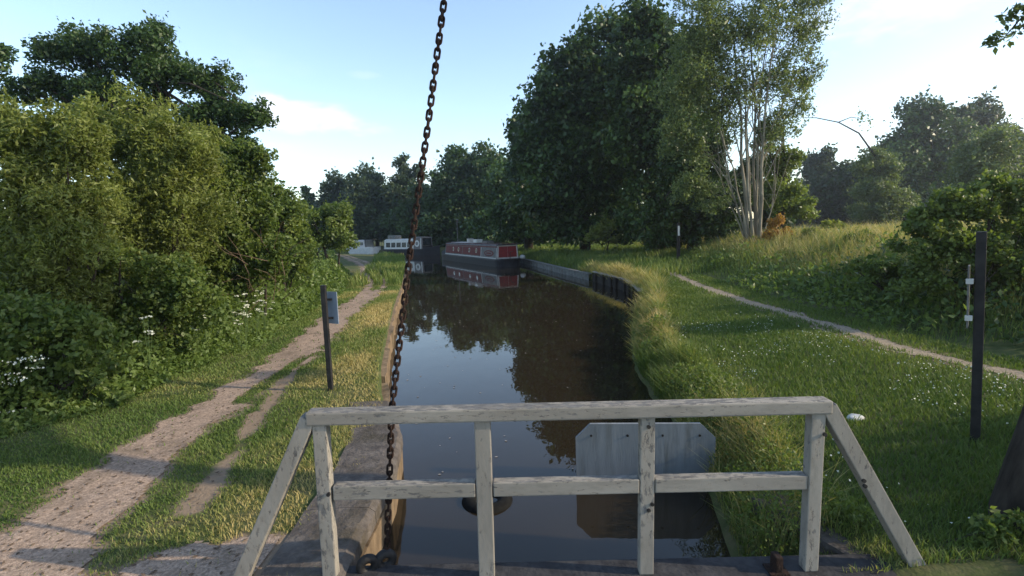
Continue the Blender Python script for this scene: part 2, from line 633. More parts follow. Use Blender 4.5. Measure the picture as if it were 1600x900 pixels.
# ------------------------------------------------------------------ lie of the land
LY = np.array([-60, 3.0, 5.2, 6.2, 8.0, 9.6, 12.1, 17.5, 24.2, 36, 50, 60, 65, 70, 76, 90, 140, 420.])
LX = np.array([-1.36, -1.36, -1.37, -1.5, -2.10, -2.5, -3.0, -4.05, -5.2, -7.4, -10.4, -15, -21, -33, -60, -150, -280, -420.])
RY = np.array([-60, 3.5, 4.2, 5.2, 7.2, 8.7, 10.3, 12.6, 16.0, 19.2, 23.2, 27.7, 33, 41, 46, 56, 64, 70, 76, 84, 100, 140, 420.])
RX = np.array([2.0, 2.0, 1.92, 2.16, 2.38, 2.44, 2.6, 2.95, 3.95, 4.9, 5.3, 4.6, 3.45, 1.9, 0.7, -2.5, -6.0, -10.5, -19, -45, -130, -270, -415.])


def xL(y): return np.interp(y, LY, LX)
def xR(y): return np.interp(y, RY, RX) + 0.30 * (fbm(np.asarray(y, float) * 0.9, 3.3, 3) - 0.5) * sst(y, 4.0, 5.0) * (1 - sst(y, 17.5, 18.8))


TPY = np.array([-60, 2, 3.4, 4.5, 6.2, 8.0, 9.3, 10.6, 14.3, 17.5, 20.5, 25.5, 28.5, 33, 37, 44, 60, 90.])     # towpath
TPX = np.array([-3.6, -3.8, -4.0, -4.12, -4.38, -4.5, -4.5, -4.62, -5.2, -5.55, -5.85, -6.7, -7.7, -9.3, -10.2, -12.9, -20, -34.])
TPW = np.array([1.6, 1.4, 0.95, 0.58, 0.46, 0.50, 0.56, 0.60, 0.62, 0.62, 0.60, 0.65, 0.75, 0.75, 0.75, 0.8, 0.8, 0.8])
RPY = np.array([-60, 3, 5.5, 7.4, 8.7, 10.4, 12.9, 14.7, 17.9, 22, 27, 34, 60.])                              # footpath on the far side
RPX = np.array([8.2, 8.0, 7.7, 7.45, 7.12, 7.10, 7.1, 7.05, 7.2, 7.6, 8.1, 8.5, 8.0])


def tp_mask(x, y, side=True):
    x, y = np.asarray(x, float), np.asarray(y, float)
    w = np.interp(y, TPY, TPW) * (0.85 + 0.4 * fbm(x * 0.9, y * 0.9, 3))
    d = np.abs(x - np.interp(y, TPY, TPX)) / w
    m = 1.22 - d + 0.8 * (fbm(x * 3.1, y * 3.1, 4) - 0.5)
    # a strip of grass between the two wheel lines
    mid = (1 - np.clip(np.abs(x - np.interp(y, TPY, TPX) - 0.22) / 0.17, 0, 1)) * sst(y, 7.2, 8.2) * (1 - sst(y, 10.0, 10.8))
    mid2 = (1 - np.clip(np.abs(x - np.interp(y, TPY, TPX) - 0.05) / 0.3, 0, 1)) * sst(y, 21, 24)
    # second, thinner line worn beside the path
    c2 = np.interp(y, [4.0, 5.5, 7.0, 8.6, 9.6], [-2.95, -3.25, -3.62, -3.95, -4.15])
    s = (0.92 - np.abs(x - c2) / 0.20 + 1.1 * (fbm(x * 3.2, y * 2.2, 4) - 0.5)) * (y > 4.4) * (y < 9.5)
    ap = (1.3 - np.abs(x + 2.35) / (0.52 + 0.3 * vnoise(y * 3, 3)) + 0.4 * (fbm(x * 3, y * 3, 2) - 0.5)) * (y < 3.95 + 0.22 * (x + 2.5) + 0.12 * vnoise(x * 6, 2))
    m = np.maximum(m - 1.3 * mid - 1.2 * mid2, ap)
    return np.maximum(m, np.minimum(s, 0.62)) if side else m


def rp_mask(x, y):
    x, y = np.asarray(x, float), np.asarray(y, float)
    c = np.interp(y, RPY, RPX)
    w = 0.25 + 0.18 * fbm(x * 0.8, y * 0.8, 2)
    m = 1.2 - np.abs(x - c) / w + 0.6 * (fbm(x * 3 + 9, y * 3, 3) - 0.5)
    s = (1.0 - np.abs(x - c - np.interp(y, [8, 9, 11, 13, 15], [0.0, -.35, -.45, .35, .1])) / 0.11 + 0.5 * (fbm(x * 2, y * 2 + 40, 2) - 0.5)) * (y > 8.5) * (y < 14.6)
    return np.maximum(m, s) * (y < 30)


def Hn(x, y):
    """ground height"""
    x, y = np.asarray(x, float), np.asarray(y, float)
    l, r = xL(y), xR(y)
    dl, dr = l - x, x - r
    hl = 0.48 + 0.10 * sst(dl, 2.0, 4.5) + 0.35 * sst(dl, 4.0, 8) + 0.05 * (fbm(x * 0.7, y * 0.7) - 0.5) * sst(dl, 0.3, 1)
    hl = hl + 0.8 * sst(dl, 8, 30)
    c = np.interp(y, RPY, RPX)
    far = 1 - 0.45 * sst(y, 26, 42)
    hr = 0.06 + 0.40 * sst(dr, 0.0, 0.9) + 0.14 * sst(dr, 0.8, 4.0) + 0.07 * (fbm(x * 0.7, y * 0.7) - 0.5) * sst(dr, 0.3, 1)
    hr = np.where(y < 3.5, np.maximum(hr, 0.42), hr)
    hr = hr + (1.25 * sst(x - c, 0.7, 6.5) + 1.6 * sst(x - c, 8, 60)) * far
    return np.where(x < l, hl, np.where(x > r, hr, -0.9))


def H(x, y): return float(Hn(x, y))


def build_ground():
    ys = np.concatenate([np.linspace(-40, 0, 12), np.arange(0.5, 24, 0.16), np.geomspace(24, 420, 90)])
    t = np.concatenate([np.arange(0, 12, 0.16), np.geomspace(12, 420, 45)])
    rows = []
    for y in ys:
        l, r = float(xL(y)), float(xR(y))
        xs = np.concatenate([(l - 0.06 - t)[::-1], [l - 0.05, (l + r) / 2, r - 0.5], r + 0.0005 + t])
        z = Hn(xs, y)
        k = len(t)
        z[k:k + 2] = -0.9
        z[k + 2] = -0.6
        rows.append(np.stack([xs, np.full_like(xs, y), z], 1))
    V = np.array(rows)
    ny, nx = V.shape[:2]
    idx = np.arange(ny * nx).reshape(ny, nx)
    F = np.stack([idx[:-1, :-1], idx[:-1, 1:], idx[1:, 1:], idx[1:, :-1]], -1).reshape(-1, 4)
    fx, fy = V[..., 0].ravel(), V[..., 1].ravel()
    wear = np.maximum(sst(tp_mask(fx, fy), 0.2, 0.6) * (fx < xL(fy)) * (fy < 60), sst(rp_mask(fx, fy), -0.1, 0.5) * (fx > xR(fy)))
    o = np_obj('ground', V, F, M['ground'], tint=wear, smooth=False)
    tag(o, kind='structure')
    # the water between the banks
    ys = np.concatenate([[-40, 0], np.linspace(2, 60, 60), [76, 100, 140]])
    V, F = [], []
    for i, y in enumerate(ys):
        V += [(xL(y) - 0.045, y, 0), (xR(y) + 0.6, y, 0)]
        if i:
            F.append((2 * i - 2, 2 * i - 1, 2 * i + 1, 2 * i))
    tag(np_obj('canal_water', V, F, M['water']), kind='structure')

    def sheet(name, x0, x1, y0, y1, step, fn, mat, lift, thr=0.5):
        xs, yy = np.arange(x0, x1, step), np.arange(y0, y1, step)
        X, Y = np.meshgrid(xs, yy)
        Z = Hn(X, Y) + lift
        mk = fn(X, Y)
        ok = (mk > thr)
        cell = ok[:-1, :-1] & ok[1:, 1:] & ok[1:, :-1] & ok[:-1, 1:]
        idx = np.arange(X.size).reshape(X.shape)
        F = np.stack([idx[:-1, :-1], idx[:-1, 1:], idx[1:, 1:], idx[1:, :-1]], -1)[cell]
        used, inv = np.unique(F, return_inverse=True)
        V = np.stack([X, Y, Z], -1).reshape(-1, 3)[used]
        V[:, 2] += 0.012 * (vnoise(V[:, 0] * 7, V[:, 1] * 7) - 0.5)
        return tag(np_obj(name, V, inv.reshape(-1, 4), mat, smooth=True), kind='structure')
    sheet('towpath', -7.5, -1.5, 1.0, 22, 0.035, lambda x, y: tp_mask(x, y, False) * (x < xL(y) - 0.62), M['path'], 0.012)
    sheet('towpath', -16, -5, 22, 46, 0.1, lambda x, y: tp_mask(x, y, False), M['path'], 0.014)
    sheet('footpath', 5.5, 10, 3, 30, 0.05, rp_mask, M['rpath'], 0.014)


build_ground()

# ------------------------------------------------------------------ walls along the water


def sweep_wall(name, fx, y0, y1, prof, mat, step=0.25, jit=0.03, seed=0, parent=None):
    """profile of (offset from the edge line, height) swept along the bank"""
    rng = np.random.default_rng(seed)
    ys = np.arange(y0, y1 + 1e-6, step)
    V, n = [], len(prof)
    for y in ys:
        e = float(fx(y))
        for j, (dx, z) in enumerate(prof):
            k = jit * (vnoise(y * 2.3 + j * 7.7, j * 3.1 + seed) - 0.5) * 2
            V.append((e + dx + k, y, z + k * 0.5))
    ny = len(ys)
    F = []
    for i in range(ny - 1):
        for j in range(n):
            a, b = i * n + j, i * n + (j + 1) % n
            F.append((a, b, b + n, a + n))
    mb = MB()
    vs = [mb.bm.verts.new(v) for v in V]
    for f in F:
        mb.bm.faces.new([vs[q] for q in f])
    mb.bm.faces.new(vs[:n])
    mb.bm.faces.new(list(reversed(vs[-n:])))
    return mb.build(name, mat, parent)


cw = empty('canal_wall', (-1.4, 3, 0))
tag(cw, 'old stone canal wall with worn pale coping, on the towpath side of the bridge gap', 'canal wall')
cw.location = (0, 0, 0)
sweep_wall('wall_face', xL, -3, 9.0, [(-0.30, -0.8), (0.05, -0.8), (0.05, 0.30), (-0.30, 0.30)], M['wallstone'], 0.1, 0.035, 3, cw)
# coping stones: separate slabs laid end to end
rngc = np.random.default_rng(5)
y = -2.0
mbc = MB()
k = 0
while y < 7.2:
    ln = rngc.uniform(0.75, 1.15)
    w = 0.58
    y1 = y + ln - 0.012
    zt = 0.515 + rngc.uniform(-0.012, 0.012)
    ring0, ring1 = [], []
    n = 10
    secs = []
    for yy in np.linspace(y, y1, 12):
        e = float(xL(yy))
        j = 0.07 * (vnoise(yy * 2.1, 4.2) - 0.6) + 0.03 * (vnoise(yy * 8, 2.2) - 0.5)
        secs.append([(e + 0.05 + j, yy, 0.302), (e + 0.085 + j, yy, 0.36), (e + 0.08 + j, yy, zt - 0.05), (e + 0.035 + j * 1.5, yy, zt - 0.008),
                     (e - 0.10 - 0.05 * vnoise(yy * 5, 8), yy, zt), (e - w, yy, zt - 0.03 + 0.03 * vnoise(yy * 2, 1)), (e - w, yy, 0.302)])
    mbc.loft(secs)
    y += ln
mbc.build('coping', M['stone'], cw)

lw = sweep_wall('canal_wall', xL, 9.05, 60, [(-0.25, -0.8), (0.04, -0.8), (0.03, 0.42), (-0.25, 0.46)], M['wallstone'], 0.3, 0.06, 9)
tag(lw, 'low uneven stone bank wall beyond the wide coping, below the towpath grass', 'canal wall')
rw = empty('canal_wall')
tag(rw, 'short dark stone abutment under the bridge on the footpath side', 'canal wall')
sweep_wall('wall_face', xR, -3, 3.6, [(-0.06, -0.8), (0.4, -0.8), (0.4, 0.26), (-0.06, 0.26)], M['wallstone'], 0.1, 0.03, 13, rw)
sweep_wall('coping', xR, -3, 3.5, [(-0.10, 0.262), (0.75, 0.262), (0.75, 0.40), (-0.06, 0.41)], M['stone'], 0.1, 0.02, 15, rw)
# loose concrete edging running off behind the right brace
sb = MB()
sb.bar((2.40, 4.70, 0.31), (2.74, 3.70, 0.33), 0.40, 0.16, (0, 0, 1), 0.03)
tag(sb.build('stone_kerb', M['stone']), 'slanting grey stone kerb in the grass behind the right brace', 'kerb')

# timber boarding and steel sheet along the far right bank
tw = empty('timber_revetment')
tag(tw, 'dark tarred timber boarding with pale capping along the right bank', 'retaining wall')
for (a, b) in ((18.9, 21.6), (21.65, 24.6), (24.65, 28.2)):
    sweep_wall('board', lambda y: xR(y) - 0.02, a, b, [(-0.10, -0.6), (-0.02, -0.6), (-0.02, 0.50), (-0.10, 0.50)], M['tar'], 0.3, 0.01, int(a), tw)
    sweep_wall('capping', lambda y: xR(y) - 0.02, a + .02, b - .02, [(-0.13, 0.502), (0.06, 0.502), (0.06, 0.555), (-0.13, 0.555)], M['greywood'], 0.3, 0.012, int(a) + 3, tw)
    for yy in np.arange(a + 0.3, b, 1.15):
        pb = MB()
        pb.tube([(float(xR(yy)) - 0.18, yy, -0.7), (float(xR(yy)) - 0.18, yy, 0.52)], [0.07, 0.065], 7)
        pb.build('pile', M['tar'], tw)
sw = empty('steel_piling')
tag(sw, 'low ribbed grey steel piling along the right bank towards the red boat', 'retaining wall')
V, F = [], []
ys = np.arange(28.3, 54, 0.15)
for i, y in enumerate(ys):
    e = float(xR(y)) - (0.10 if (i // 2) % 2 else 0.20)
    V += [(e, y, -0.6), (e, y, 0.36)]
    if i:
        F.append((2 * i - 2, 2 * i - 1, 2 * i + 1, 2 * i))
np_obj('sheet', V, F, M['steel'], sw)
sweep_wall('capping', lambda y: xR(y) - 0.15, 28.3, 54, [(-0.12, 0.362), (0.16, 0.362), (0.16, 0.42), (-0.12, 0.42)], M['steel'], 0.4, 0.005, 4, sw)

# ------------------------------------------------------------------ the lift bridge with its railing
br = empty('lift_bridge', (0, 3.4, 0.448))
tag(br, 'timber lift bridge with a chipped off-white railing across the canal', 'bridge')
inv = Matrix.Translation((0, -3.4, -0.46))


def bpart(mb, name, mat, parent=br, smooth=False):
    mb.bm.transform(inv)
    return mb.build(name, mat, parent, smooth)


def bsub(mb, name, mat, parent):
    mb.bm.transform(inv)
    return mb.build(name, mat, parent)


br.rotation_euler = (0, R(0.5), 0)
b = MB()
for i in range(24):
    b.box((0.55, 3.29 - 0.19 * i, 0.425), (5.3, 0.182, 0.06))
bpart(b, 'deck', M['deck'])
b = MB()
b.box((0.58, 3.54, 0.36), (5.6, 0.26, 0.22), bevel=0.012)
bpart(b, 'edge_beam', M['beam'])
for x in (-1.0, 0.4, 1.7):
    b = MB()
    b.box((x, 1.2, 0.25), (0.2, 4.3, 0.24))
    bpart(b, 'joist', M['tar'])
RYP = 3.52                       # plane of the railing
rail = MB()
rail.box((0.363, RYP, 1.715), (3.70, 0.125, 0.095), bevel=0.012)
railing = bpart(rail, 'railing', M['paint'])
midz = 1.155
for xa, xb in ((-1.335, -0.315), (-0.185, 0.863), (0.977, 2.07)):
    m = MB()
    m.box(((xa + xb) / 2, RYP, midz), (xb - xa, 0.085, 0.105), bevel=0.008)
    bsub(m, 'mid_rail', M['paint'], railing)
for x, w, d in ((-1.40, 0.10, 0.085), (-0.25, 0.115, 0.075), (0.92, 0.105, 0.07), (2.125, 0.10, 0.085)):
    m = MB()
    m.box((x, RYP - (0.004 if d < .1 else 0), 1.068), (w, d, 1.195), bevel=0.008)
    bsub(m, 'post', M['paint_up'], railing)
for a, bb in (((-1.475, 1.715), (-2.11, 0.40)), ((2.195, 1.715), (2.96, 0.40))):
    m = MB()
    m.bar((a[0], RYP - 0.003, a[1]), (bb[0], RYP - 0.003, bb[1]), 0.108, 0.10, (0, 1, 0), 0.008)
    bsub(m, 'brace', M['paint_up'], railing)
for x, z in ((0.925, 1.60), (0.93, 0.975), (0.955, 1.02), (2.165, 1.52), (-1.36, 1.16), (2.47, 1.13), (2.46, 1.17)):
    m = MB()
    yb = RYP - 0.042 if 0.5 < x < 1.5 else RYP - 0.06
    m.tube([(x, yb + 0.01, z), (x, yb - 0.008, z)], 0.014, 8)
    bsub(m, 'bolt', M['iron'], railing)
m = MB()
m.box((1.88, 3.50, 0.53), (0.055, 0.09, 0.13), bevel=0.01)
m.box((1.88, 3.50, 0.475), (0.14, 0.13, 0.012))
bpart(m, 'hinge_bracket', M['rust'])
for xx in (-1.12, -1.0):
    m = MB()
    m.torus((xx - 0.04, 3.62 + (xx + 1.12) * 0.5, 0.50), 0.055, 0.034, rot=Matrix.Rotation(R(90), 3, 'X') @ Matrix.Rotation(R(25), 3, 'Y'))
    bpart(m, 'lifting_ring', M['black'], smooth=True)

# lifting chain: links alternate face on and edge on
P0, P1 = Vector((-1.02, 3.66, 0.57)), None
top = at(694, 0, 4.05)
dirn = (top - P0)
mid = at(640, 400, 3.90)
ch = empty('chain', P0)
tag(ch, 'long rusty lifting chain rising past the left end of the railing', 'chain')
ch.location = (0, 0, 0)


def link_mesh():
    mb = MB()
    r, hl, hw = 0.0092, 0.0235, 0.0180
    path = []
    for a in range(0, 181, 30):
        path.append((hw * math.cos(R(a)), 0, hl + hw * math.sin(R(a))))
    for a in range(180, 361, 30):
        path.append((hw * math.cos(R(a)), 0, -hl + hw * math.sin(R(a))))
    n = len(path)
    rings = []
    for i in range(n):
        p = Vector(path[i])
        t = (Vector(path[(i + 1) % n]) - Vector(path[i - 1])).normalized()
        x = Vector((0, 1, 0))
        yv = t.cross(x)
        rings.append([mb.bm.verts.new(p + (x * math.cos(q) + yv * math.sin(q)) * r) for q in [2 * math.pi * k / 7 for k in range(7)]])
    for i in range(n):
        for k in range(7):
            mb.bm.faces.new((rings[i][k], rings[(i + 1) % n][k], rings[(i + 1) % n][(k + 1) % 7], rings[i][(k + 1) % 7]))
    return mb


lk = link_mesh().build('link', M['rust'], ch, True)
ctrl = [P0, at(612, 640, 3.74), mid, at(668, 200, 3.98), top, top + (top - at(668, 200, 3.98)) * 0.75]
pts = []
for i in range(len(ctrl) - 1):
    for t in np.linspace(0, 1, 60, endpoint=False):
        pts.append(ctrl[i].lerp(ctrl[i + 1], t))
pitch = 0.0585
acc, last, k = 0.0, pts[0], 0
for p in pts[1:]:
    seg = (p - last).length
    acc += seg
    if acc >= pitch and k < 99:
        acc -= pitch
        o = lk if k == 0 else lk.copy()
        if k:
            COL.objects.link(o)
            o.parent = ch
        zd = (p - last).normalized()
        yd = Vector((0.12, -1, 0))
        yd = (yd - zd * yd.dot(zd)).normalized()
        o.matrix_local = Matrix.Translation(p) @ Matrix((yd.cross(zd), yd, zd)).transposed().to_4x4() @ Matrix.Rotation(R(90) * (k % 2) + 0.16 * math.sin(k * 1.7), 4, 'Z')
        k += 1
    last = p

# grey eight-sided board standing at the water's edge behind the railing, seen from its back
e = empty('sign_board', (1.49, 5.72, 0.0), R(-4))
tag(e, 'grey back of a clipped-corner sign board standing low in the water behind the railing', 'sign')
mb = MB()
w, hh, c = 0.80, 0.71, 0.17
mb.prism([(-w + c, -0.15), (w - c, -0.15), (w, -0.15 + c), (w, hh - c), (w - c, hh), (-w + c, hh), (-w, hh - c), (-w, -0.15 + c)], -0.02, 0.02)
mb.build('panel', M['greyplate'], e)
for x in (-0.62, -0.2, 0.2, 0.62):
    mb = MB()
    mb.tube([(x, -0.018, hh - 0.14), (x, -0.03, hh - 0.14)], 0.014, 8)
    mb.build('bolt', M['iron'], e)
for x in (-0.45, 0.45):
    mb = MB()
    mb.box((x, 0.06, -0.1), (0.07, 0.07, 1.5))
    mb.build('post', M['tar'], e)

# black tyre floating near the bridge
mb = MB()
mb.torus((0, 0, 0), 0.20, 0.095, n=28, m=12)
ty = mb.build('tyre', M['rubber'], None, True)
ty.location = (-0.35, 5.40, -0.035)
tag(ty, 'black tyre floating in the dark water behind the railing post', 'tyre')

# ------------------------------------------------------------------ posts and signs on the banks
e = empty('signpost', (-3.0, 8.1, H(-3.0, 8.1) - 0.02))
tag(e, 'slim black signpost with a small blue-grey plate on the towpath verge', 'signpost')
mb = MB()
mb.box((0, 0, 0.86), (0.075, 0.075, 1.76), bevel=0.006)
mb.build('post', M['black'], e)
mb = MB()
mb.box((0.095, 0.085, 1.36), (0.23, 0.012, 0.52), Matrix.Rotation(R(-28), 3, 'Z'), 0.003)
mb.build('plate', M['bluesign'], e)
mb = MB()
mb.box((-0.062, 0.06, 1.32), (0.02, 0.012, 0.60), bevel=0.002)
mb.build('plate', M['bluesign'], e)
for z in (1.2, 1.5):
    mb = MB()
    mb.box((0.03, 0.048, z), (0.15, 0.02, 0.035))
    mb.build('clip', M['iron'], e)

b_ = at(1525, 672, 5.3)
e = empty('signpost', (b_.x, 5.3, H(b_.x, 5.3) - 0.03), R(-43))
e.rotation_euler = (0, R(-1.8), R(-43))
tag(e, 'tall square black post with an edge-on plate and white clips, right lawn', 'signpost')
hgt = at(1532, 362, 5.3).z - e.location.z
mb = MB()
mb.box((0, 0, hgt / 2), (0.086, 0.086, hgt), bevel=0.008)
mb.build('post', M['black'], e)
zc = at(1513, 465, 5.3).z - e.location.z
mb = MB()
mb.box((-0.090, 0.02, zc), (0.016, 0.22, 0.66), bevel=0.003)
mb.build('plate', M['steel'], e)
for dz in (0.17, -0.22):
    mb = MB()
    mb.box((-0.080, -0.08, zc + dz), (0.062, 0.05, 0.055), bevel=0.004)
    mb.build('clip', M['white'], e)

b_ = at(1060, 398, 29)
e = empty('signpost', (b_.x, 29, H(b_.x, 29) - 0.05))
tag(e, 'thin dark post with a small white plate below the big trees', 'signpost')
ht = at(1058, 348, 29).z - e.location.z
mb = MB()
mb.box((0, 0, ht / 2), (0.16, 0.16, ht))
mb.build('post', M['tar'], e)
mb = MB()
mb.box((-0.02, -0.10, ht - 0.45), (0.10, 0.03, 0.55))
mb.build('plate', M['white'], e)

mb = MB()
mb.tube([(0, 0, 0), (0.01, 0, 0.4), (0, 0, 0.95)], [0.10, 0.10, 0.085], 9)
o = mb.build('post', M['greywood'])
o.location = (at(806, 378, 47).x, 47, H(1.5, 47) - 0.03)
o.scale = (1.4, 1.4, 1.2)
tag(o, 'short pale mooring post in the grass just beyond the red boat', 'post')

# pale stone lying in the lawn
mb = MB()
bmesh.ops.create_icosphere(mb.bm, subdivisions=3, radius=1.0)
for v in mb.bm.verts:
    v.co = Vector((v.co.x * 0.10, v.co.y * 0.075, v.co.z * 0.045)) * (1 + 0.10 * math.sin(4 * v.co.x + 3 * v.co.y) + 0.06 * math.sin(7 * v.co.y - 5 * v.co.z))
o = mb.build('stone', M['white'], None, True)
p = at(1337, 633, 6.15)
o.location = (p.x, p.y, H(p.x, p.y) + 0.025)
tag(o, 'white oval stone lying on the lawn beside the right brace', 'stone')

# ------------------------------------------------------------------ boats


def hull_rings(L, w, bowlen, sternlen, gun, bowrise):
    rings = []
    for x in np.concatenate([np.linspace(0, sternlen, 7), np.linspace(sternlen + .5, L - bowlen, 5), np.linspace(L - bowlen + .3, L, 9)]):
        hw = w / 2
        if x < sternlen:
            hw *= math.sqrt(max(0.0, 1 - ((sternlen - x) / sternlen) ** 2)) * 0.9 + 0.1
        q = max(0.0, (x - (L - bowlen)) / bowlen)
        hw *= max(0.04, 1 - q ** 2.2)
        g = gun + bowrise * q ** 1.8 + 0.06 * max(0, 1 - x / sternlen)
        rings.append([Vector((x, hw, g)), Vector((x, hw * 1.02, g - 0.10)), Vector((x, hw * 0.97, -0.3)), Vector((x, -hw * 0.97, -0.3)), Vector((x, -hw * 1.02, g - 0.10)), Vector((x, -hw, g))])
    return rings


def cabin_rings(x0, x1, w, z0, z1, rake0=0.0, rake1=0.0):
    rg = []
    for x, rk in ((x0, rake0), (x1, -rake1)):
        rg.append([Vector((x, w / 2, z0)), Vector((x + rk, w / 2 - 0.10, z1 - .06)), Vector((x + rk, w / 2 - 0.22, z1)), Vector((x + rk, 0, z1 + 0.05)),
                   Vector((x + rk, -w / 2 + 0.22, z1)), Vector((x + rk, -w / 2 + 0.10, z1 - .06)), Vector((x, -w / 2, z0))])
    return rg


def side_plate(mb, x0, x1, z0, z1, w, zb, zt, off, side, t=0.02):
    """plate lying on one cabin side, which leans inwards"""
    for s in (side,):
        def yy(z): return s * (w / 2 - 0.10 * (z - zb) / (zt - 0.06 - zb) + off)
        q = [(x0, yy(z0), z0), (x1, yy(z0), z0), (x1, yy(z1), z1), (x0, yy(z1), z1)]
        a = [mb.bm.verts.new(v) for v in q]
        c = [mb.bm.verts.new((v[0], v[1] - s * t, v[2])) for v in q]
        mb.bm.faces.new(a)
        mb.bm.faces.new(list(reversed(c)))
        for i in range(4):
            mb.bm.faces.new((a[i], c[i], c[(i + 1) % 4], a[(i + 1) % 4]))
    return mb


def disc_side(mb, x, z, rx, rz, w, zb, zt, off, side, n=16):
    for s in (side,):
        y = s * (w / 2 - 0.10 * (z - zb) / (zt - 0.06 - zb) + off)
        a = [mb.bm.verts.new((x + rx * math.cos(t), y - s * 0.10 * rz * math.sin(t) / (zt - zb), z + rz * math.sin(t))) for t in [2 * math.pi * i / n for i in range(n)]]
        c = [mb.bm.verts.new((v.co.x, v.co.y - s * 0.03, v.co.z)) for v in a]
        mb.bm.faces.new(a)
        mb.bm.faces.new(list(reversed(c)))
        for i in range(n):
            mb.bm.faces.new((a[i], c[i], c[(i + 1) % n], a[(i + 1) % n]))
    return mb


def red_boat():
    A, B = Vector((0.1, 40.2, 0)), Vector((-7.3, 56.5, 0))
    d = B - A
    L = d.length
    ang = math.atan2(d.y, d.x)
    e = empty('narrowboat', A, ang)
    tag(e, 'red and grey narrowboat with a red end door, moored along the right bank', 'narrowboat')
    W, zb, zt = 2.1, 0.62, 1.74
    MB().loft(hull_rings(L, W, 3.2, 1.2, 0.62, 0.35)).build('hull', M['hull'], e)
    x0, x1 = 0.9, L - 3.4
    w = W - 0.16
    MB().loft(cabin_rings(x0, x1, w, zb, zt)).build('cabin', M['boatgrey'], e)
    for s in (1, -1):
        side_plate(MB(), x0 + 3.6, x0 + 8.2, 0.80, 1.50, w, zb, zt, 0.012, s).build('side_panel', M['dullred'], e)
        side_plate(MB(), x0 + 8.35, x1 - 0.2, 0.80, 1.50, w, zb, zt, 0.012, s).build('side_panel', M['dullred'], e)
        side_plate(MB(), x0 + 0.05, x1 - 0.05, 1.545, 1.63, w, zb, zt, 0.014, s).build('stripe', M['dullred'], e)
        side_plate(MB(), x0 + 0.05, x1 - 0.05, 0.64, 0.72, w, zb, zt, 0.014, s).build('stripe', M['cream'], e)
        for a, b in ((x0 + 0.04, x0 + 0.12), (x0 + 3.42, x0 + 3.5)):
            side_plate(MB(), a, b, 0.73, 1.53, w, zb, zt, 0.014, s).build('trim', M['cream'], e)
        nm = disc_side(MB(), x0 + 1.7, 1.06, 1.05, 0.25, w, zb, zt, 0.014, s).build('name_panel', M['dullred'], e)
        disc_side(MB(), x0 + 1.7, 1.06, 0.80, 0.15, w, zb, zt, 0.024, s).build('inlay', M['boatgrey'], nm)
        disc_side(MB(), x0 + 1.7, 1.06, 0.62, 0.07, w, zb, zt, 0.032, s).build('inlay', M['dullred'], nm)
        for xx in (4.6, 6.4, 9.4, 11.0):
            wd = disc_side(MB(), x0 + xx, 1.2, 0.21, 0.21, w, zb, zt, 0.030, s).build('porthole', M['cream'], e)
            disc_side(MB(), x0 + xx, 1.2, 0.165, 0.165, w, zb, zt, 0.036, s).build('pane', M['glass'], wd)
        f = MB()
        f.tube([(x0 + 0.2, s * 0.80, zt + 0.07), (x1 - 0.2, s * 0.80, zt + 0.07)], 0.022, 6)
        for xx in np.arange(x0 + 0.3, x1, 1.6):
            f.tube([(xx, s * 0.80, zt - 0.03), (xx, s * 0.80, zt + 0.07)], 0.015, 5)
        f.build('handrail', M['dullred'], e)
    # end wall facing the bridge: pale frame with a red double door
    Mr = Matrix.Translation((x0, 0, 0)) @ Matrix.Rotation(R(-90), 4, 'Z')
    f = MB()
    f.prism([(-0.94, zb), (0.94, zb), (0.85, zt - 0.02), (-0.85, zt - 0.02)], -0.02, -0.002)
    f.bm.transform(Mr)
    fr = f.build('end_wall', M['cream'], e)
    for a, b in ((-0.80, -0.012), (0.012, 0.80)):
        f = MB()
        k = 0.93
        f.prism([(a, zb + 0.14), (b, zb + 0.14), (b * k, zt - 0.12), (a * k, zt - 0.12)], -0.05, -0.022)
        f.bm.transform(Mr)
        f.build('door', M['red'], fr)
    f = MB()
    f.prism([(-0.98, zt - 0.02), (0.98, zt - 0.02), (0.80, zt + 0.07), (-0.80, zt + 0.07)], -0.12, 0.0)
    f.bm.transform(Mr)
    f.build('roof_lip', M['hull'], e)
    f = MB()
    f.box((0.45, 0, 0.60), (0.95, 1.35, 0.04))
    f.build('stern_deck', M['tar'], e)
    f = MB()
    f.box(((x0 + x1) / 2 + 3.2, 0, zt + 0.075), (5.5, 1.15, 0.05), bevel=0.01)
    f.build('roof_hatch', M['cream'], e)
    f = MB()
    f.tube([(0.35, 0.05, 0.6), (0.25, 0.05, 1.2), (-0.3, 0.05, 1.25)], 0.025, 7)
    f.build('tiller', M['iron'], e)
    f = MB()
    bmesh.ops.create_icosphere(f.bm, subdivisions=2, radius=0.24, matrix=Matrix.Translation((0.55, -1.15, 0.72)) @ Matrix.Diagonal((1, 1, 0.8, 1)))
    f.build('fender', M['cream'], e, True)
    f = MB()
    f.tube([(x1 - 2.2, 0.3, zt), (x1 - 2.2, 0.3, zt + 2.0)], 0.04, 6)
    f.tube([(x1 - 2.2, 0.3, zt + 1.95), (x1 - 2.35, 0.3, zt + 2.35)], [0.05, 0.13], 7)
    f.build('flue_pole', M['boatgrey'], e)
    # things lying on the roof
    Mw = Matrix.Translation(A) @ Matrix.Rotation(ang, 4, 'Z')
